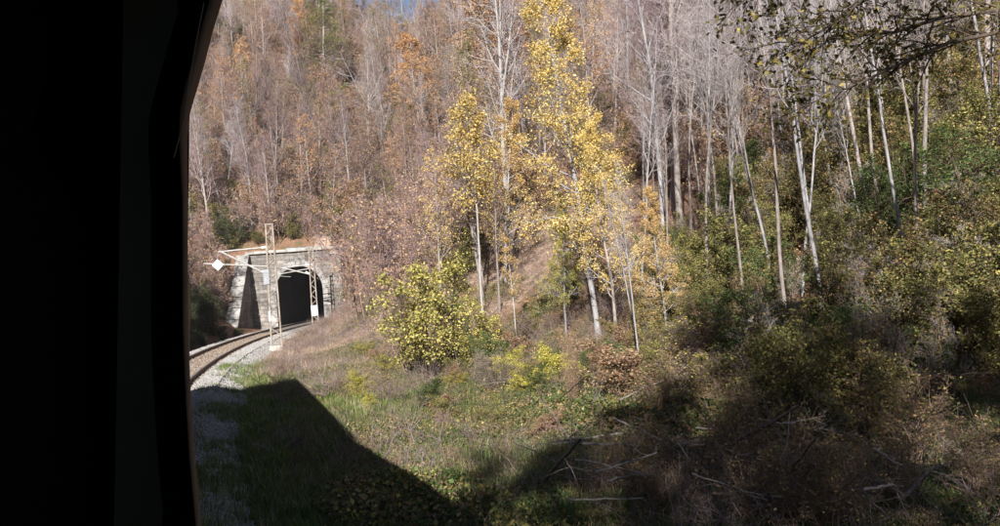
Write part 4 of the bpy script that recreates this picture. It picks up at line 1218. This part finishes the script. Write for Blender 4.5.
for k_ in range(145):
    bx = random.uniform(640, 1015); f = random.random() ** .8
    dp = 10.5 + 21 * f if bx > 740 else 15 + 13 * f
    g = at_depth(bx, dp)
    H = random.uniform(1.2, 2.4) * (1.0 if bx > 740 else .75) * (.85 + .5 * f)
    lf = random.choice(('leaf_mixed', 'leaf_olive', 'leaf_green', 'leaf_mixed', 'leaf_olive', 'leaf_olive', 'bare', 'bare'))
    lb = shrub_label(bx, dp, KW[lf], H)
    if lf == 'bare':
        plant('brush%d' % random.randrange(3), g, H, lb[0], 'bush', 'shrub', lb[1], leaf='leaf_mixed', shrub=True, twig=random.choice(('twig_grey', 'twig_brown')))
        continue
    plant('bush%d' % random.randrange(3), g, H, lb[0], 'bush', 'shrub', lb[1], leaf=lf, shrub=True, wide=random.uniform(.9, 1.3))
for k_ in range(16):
    bx = random.uniform(600, 1010); dp = random.uniform(8.5, 15); g = at_depth(bx, dp); H = random.uniform(.8, 1.6)
    lb = shrub_label(max(bx, 650), dp, 'leafless twiggy shrub', H)
    plant('brush%d' % random.randrange(3), g, H, lb[0], 'bush', 'twiggy_shrub', lb[1], shrub=True, wide=1.4, leaf='leaf_mixed', twig='twig_brown')

# trees on the far side of the track, shading the cutting
for k_, (s_, q_, H_) in enumerate(((36, -10, 9), (40, -8.5, 8), (43, -12, 10), (46, -8.5, 8.5), (49, -11, 10), (52, -9, 8), (56, -12, 9), (60, -10.5, 8), (65, -12, 8), (70, -11, 7))):
    loc, _ = frame_at(s_, q_); g = (loc[0], loc[1], hgt(loc[0], loc[1]) - .1)
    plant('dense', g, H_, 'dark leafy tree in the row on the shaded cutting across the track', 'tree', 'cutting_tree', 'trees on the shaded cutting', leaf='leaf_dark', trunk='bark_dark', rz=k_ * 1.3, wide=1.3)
# leafy trees behind the viewpoint whose crowns shade the foreground
for k_, (x_, y_, H_, lb_) in enumerate(((-3.3, -14, 13.2, 'short leafy tree across the track behind the window'), (-1.5, -13.6, 13.2, 'short broad tree across the track behind the window'), (-.3, -14.5, 16, 'leafy tree across the track behind the window, lower of the pair'),
                                   (2.0, -15.5, 19, 'taller leafy tree across the track behind the window'), (6.0, -3.5, 11.5, 'leafy tree close beside the coach behind the window'), (9.5, -3.5, 11.5, 'leafy tree on the bank behind the window'))):
    plant('dense' if k_ < 3 else 'yellow0', (x_, y_, hgt(x_, y_) - .1), H_, lb_, 'tree', 'shade_tree', leaf='leaf_olive', wide=1.35, rz=k_ * 2.1)


# ---------------------------------------------------------------- overhanging branch of a near tree
def make_overhang():
    r = np.random.default_rng(5)
    def pt(px, py, d):
        v = pix_ray(px, py); return np.array([0, 0, EYE]) + v / np.linalg.norm(v) * d
    base = at_depth(1120, 12.5)
    B = Vector(base)
    T = np.array([[base + [0, 0, -.3], base + [.05, .1, 2.0], base + [-.1, .1, 4.2], base + [-.3, 0, 6.4], base + [-.2, .1, 8.6]]])
    TR = np.array([[.17, .14, .115, .085, .04]])
    limbs = [[base + [-.08, .1, 3.9], pt(1010, 8, 11.3), pt(940, 18, 10.8), pt(895, 32, 10.3), pt(850, 36, 9.9), pt(812, 42, 9.6), pt(775, 42, 9.4)],
             [base + [.0, .1, 3.2], pt(1020, 28, 11.2), pt(950, 42, 10.6), pt(895, 66, 10.0), pt(858, 84, 9.6), pt(826, 96, 9.4), pt(797, 110, 9.2)],
             [base + [-.2, .05, 5.3], pt(1000, -60, 11.2), pt(930, -40, 10.4), pt(870, -8, 9.8), pt(840, 20, 9.4), pt(812, 36, 9.2), pt(790, 52, 9.0)],
             [base + [-.25, .05, 5.8], pt(960, -90, 10.8), pt(870, -70, 10.0), pt(815, -50, 9.5), pt(785, -28, 9.2), pt(762, -12, 9.0), pt(740, 0, 8.9)]]
    L1 = np.array([[np.array(p) for p in l_] for l_ in limbs]); R1 = np.array([np.linspace(.034, .006, 7)] * 4)
    Lx, Rx = grow(T, TR, 10, .45, .98, .9, lambda t: .22 + 0 * t, 7, .4, .1, .4, .012, r)
    L2, R2 = grow(L1, R1, 40, .14, 1, .7, lambda t: .10 + 0 * t, 5, -.1, .1, .6, .004, r)
    L2b, R2b = grow(Lx, Rx, 8, .2, 1, .75, lambda t: .4 + 0 * t, 5, .1, .1, .6, .004, r)
    nv = len(L2)
    L2 = np.concatenate([L2, L2b]); R2 = np.concatenate([R2, R2b])
    L3, R3 = grow(L2, R2, 6, .2, 1, .7, lambda t: .42 + 0 * t, 3, -.1, .15, .7, .0025, r)
    o = empty('overhanging_tree', B); tag(o, 'leafy tree beyond the edge whose dark branches hang into the top corner', 'tree')
    V, F = join([tubes(T, TR, 8), tubes(L1, R1, 6), tubes(Lx, Rx, 5)])
    add('trunk', mesh_from('overhang_trunk', V - base, F, [M['bark_dark']], smooth=True), o)
    V, F = join([tubes(L2, R2, 4), tubes(L3, R3, 3)]); mi = np.zeros(sum(len(f) for f in F), np.int32)
    la_ = leaves_on(L3[:nv * 6], 2500, .072, r, .02, .8, .6); lb_ = leaves_on(L3[nv * 6:], 3000, .08, r, .03, .8, .6)
    lv = (np.concatenate([la_[0], lb_[0]]), np.concatenate([la_[1], lb_[1] + len(la_[0])])); bb = len(V)
    V = np.concatenate([V, lv[0]]); F = F + [lv[1] + bb]; mi = np.concatenate([mi, np.ones(len(lv[1]), np.int32)])
    add('crown', mesh_from('overhang_crown', V - base, F, [M['bark_dark'], M['leaf_near']], mat_idx=mi), o)


make_overhang()


# ---------------------------------------------------------------- fallen wood, stumps and dead stems
def dead_branch(pix, rad, label, name='fallen_branch', lift=.25, forks=3, seed=0, mat='dead_wood', lifts=None):
    """a fallen branch lying along picture points, each resting at some height over the ground"""
    r = np.random.default_rng(500 + seed)
    P = []
    for i, (px, py) in enumerate(pix):
        g = ground_at(px, py)
        d = math.hypot(g[0], g[1]); h = lift if lifts is None else lifts[i]
        k = 1 - h / (EYE - g[2] + 1e-6) if EYE - g[2] > h else 1
        P.append(np.array([g[0] * k, g[1] * k, EYE + (g[2] - EYE) * k]))
    P = np.array(P)
    # resample to a gently crooked line
    t = np.linspace(0, len(P) - 1, 9); i = np.minimum(t.astype(int), len(P) - 2); w = (t - i)[:, None]
    L = (P[i] * (1 - w) + P[i + 1] * w)[None]; L = L + r.normal(0, .008, L.shape)
    RR = (rad * .7 * np.linspace(1, .45, 9))[None]
    parts = [tubes(L, RR, 7)]
    base = Vector(L[0, 0])
    o = empty(name, base); tag(o, label, 'branch' if name != 'fallen_log' else 'log', 'loose sticks in the tangle' if seed > 14 else None)
    V, F = join(parts); add('stem', mesh_from('branch_stem', V - np.array(base), F, [M[mat]], smooth=True), o)
    if forks:
        C, CR = grow(L, RR, forks, .3, 1, .7, lambda t_: .35 + 0 * t_, 5, .05, .06, .4, .004, r)
        D, DR = grow(C, CR, 4, .2, 1, .7, lambda t_: .4 + 0 * t_, 4, 0, .08, .5, .0025, r)
        V, F = join([tubes(C, CR, 5), tubes(D, DR, 3)]); add('twigs', mesh_from('branch_twigs', V - np.array(base), F, [M[mat]], smooth=True), o)
    return o


DEAD = [([(545, 480), (560, 462), (580, 440)], .05, 'stout grey branch stub leaning up in the shaded foreground'),
        ([(555, 442), (600, 436), (650, 430)], .03, 'long thin branch lying level before the twiggy tangle'),
        ([(668, 446), (700, 441), (735, 438)], .05, 'pale broken log lying flat among the brambles'),
        ([(698, 470), (740, 440), (800, 405)], .045, 'long dark branch slanting up into the tangle'),
        ([(740, 450), (790, 446), (850, 436)], .025, 'thin pale pole lying across the slanting branch'),
        ([(835, 470), (865, 495), (890, 520)], .035, 'pale bare branch pointing down to the corner'),
        ([(800, 490), (830, 482), (880, 470)], .025, 'thin forked stick under the shrubs in the corner'),
        ([(765, 500), (790, 470), (815, 440)], .03, 'upright crooked dead branch in the darkest shrubs'),
        ([(690, 500), (700, 470), (706, 442)], .03, 'short dead stick standing beside the broken log'),
        ([(900, 500), (930, 470), (980, 455)], .035, 'bleached branch at the outer edge of the tangle'),
        ([(556, 402), (570, 390), (586, 376)], .022, 'white stick leaning against the dead brown sapling'),
        ([(620, 400), (650, 385), (690, 372)], .03, 'grey fallen branch below the stump'),
        ([(500, 380), (540, 372), (580, 368)], .025, 'half hidden fallen branch near the thin sapling'),
        ([(640, 470), (665, 455), (690, 455)], .03, 'crooked brown branch before the broken log'),
        ([(330, 340), (350, 325), (372, 318)], .03, 'grey cut branch on the bank near the tunnel')]
for k_ in range(22):
    a_, c_ = random.uniform(600, 900), random.uniform(405, 505); an = random.uniform(-.9, .9); ln = random.uniform(35, 90)
    dx, dy = ln * math.cos(an), ln * math.sin(an) * .6
    DEAD.append(([(a_ - dx / 2, c_ - dy / 2), (a_, c_), (a_ + dx / 2, min(c_ + dy / 2, 522))], random.uniform(.014, .028),
                 '%s grey stick lying %s in the tangle %s' % ('slender' if ln < 60 else 'long', 'level' if abs(an) < .35 else ('slanting down' if an > 0 else 'slanting up'), next(w_ for p_, w_ in WH if max(a_, 650) < p_))))
for k_, (pix, rad, lb) in enumerate(DEAD):
    dead_branch(pix, rad, lb, seed=k_, mat='dead_wood' if k_ % 3 else 'bark_grey', name='fallen_log' if 'log' in lb.split() else 'fallen_branch', forks=0 if k_ in (2, 10) else 4, lift=.25 if k_ < 15 else random.uniform(.3, .9), lifts=None if k_ not in (3, 7, 8, 0, 10) else [.1, .6, 1.1][:len(pix)])

for k_, (bx, by, H, rad, lb) in enumerate(((656, 362, .4, .13, 'short grey tree stump at the foot of the yellow trees'), (688, 366, .6, .14, 'taller broken stump leaning beside the grey stump'))):
    g = ground_at(bx, by); r = np.random.default_rng(900 + k_)
    L = np.array([[[0, 0, -.2], [.01, 0, .05], [.02, .01, H * .5], [.05, .02, H * .9], [.06, .02, H]]]); RR = np.array([[rad * 1.5, rad * 1.15, rad, rad * .9, rad * .3]])
    V, F = tubes(L, RR, 10); V = V + r.normal(0, .012, V.shape)
    o = empty('tree_stump', g); tag(o, lb, 'stump'); add('stump_wood', mesh_from('stump', V, [F], [M['bark_dark']], smooth=True), o)

tree_px('brush0', 573, 410, 322, 'thin dead brown sapling standing alone in the undergrowth', 'dead_sapling', wide=.35, twig='twig_brown', cat='sapling', leaf='leaf_brown')

# ---------------------------------------------------------------- thin lens veil haze
def make_haze():  # scattering volume added to imitate a milky lens veil
    m, n, l = new_mat('lens veil haze')
    out = n.new('ShaderNodeOutputMaterial'); v = n.new('ShaderNodeVolumePrincipled')
    v.inputs['Color'].default_value = (.93, .92, 1.0, 1); v.inputs['Density'].default_value = .0002; v.inputs['Anisotropy'].default_value = 0.0
    l.new(v.outputs[0], out.inputs['Volume'])
    o = MB().box(-176, 236, -66, 336, -4, 118).add('haze', m)
    tag(o, 'thin pale lens veil haze added to soften contrast', 'haze', kind='stuff')


make_haze()
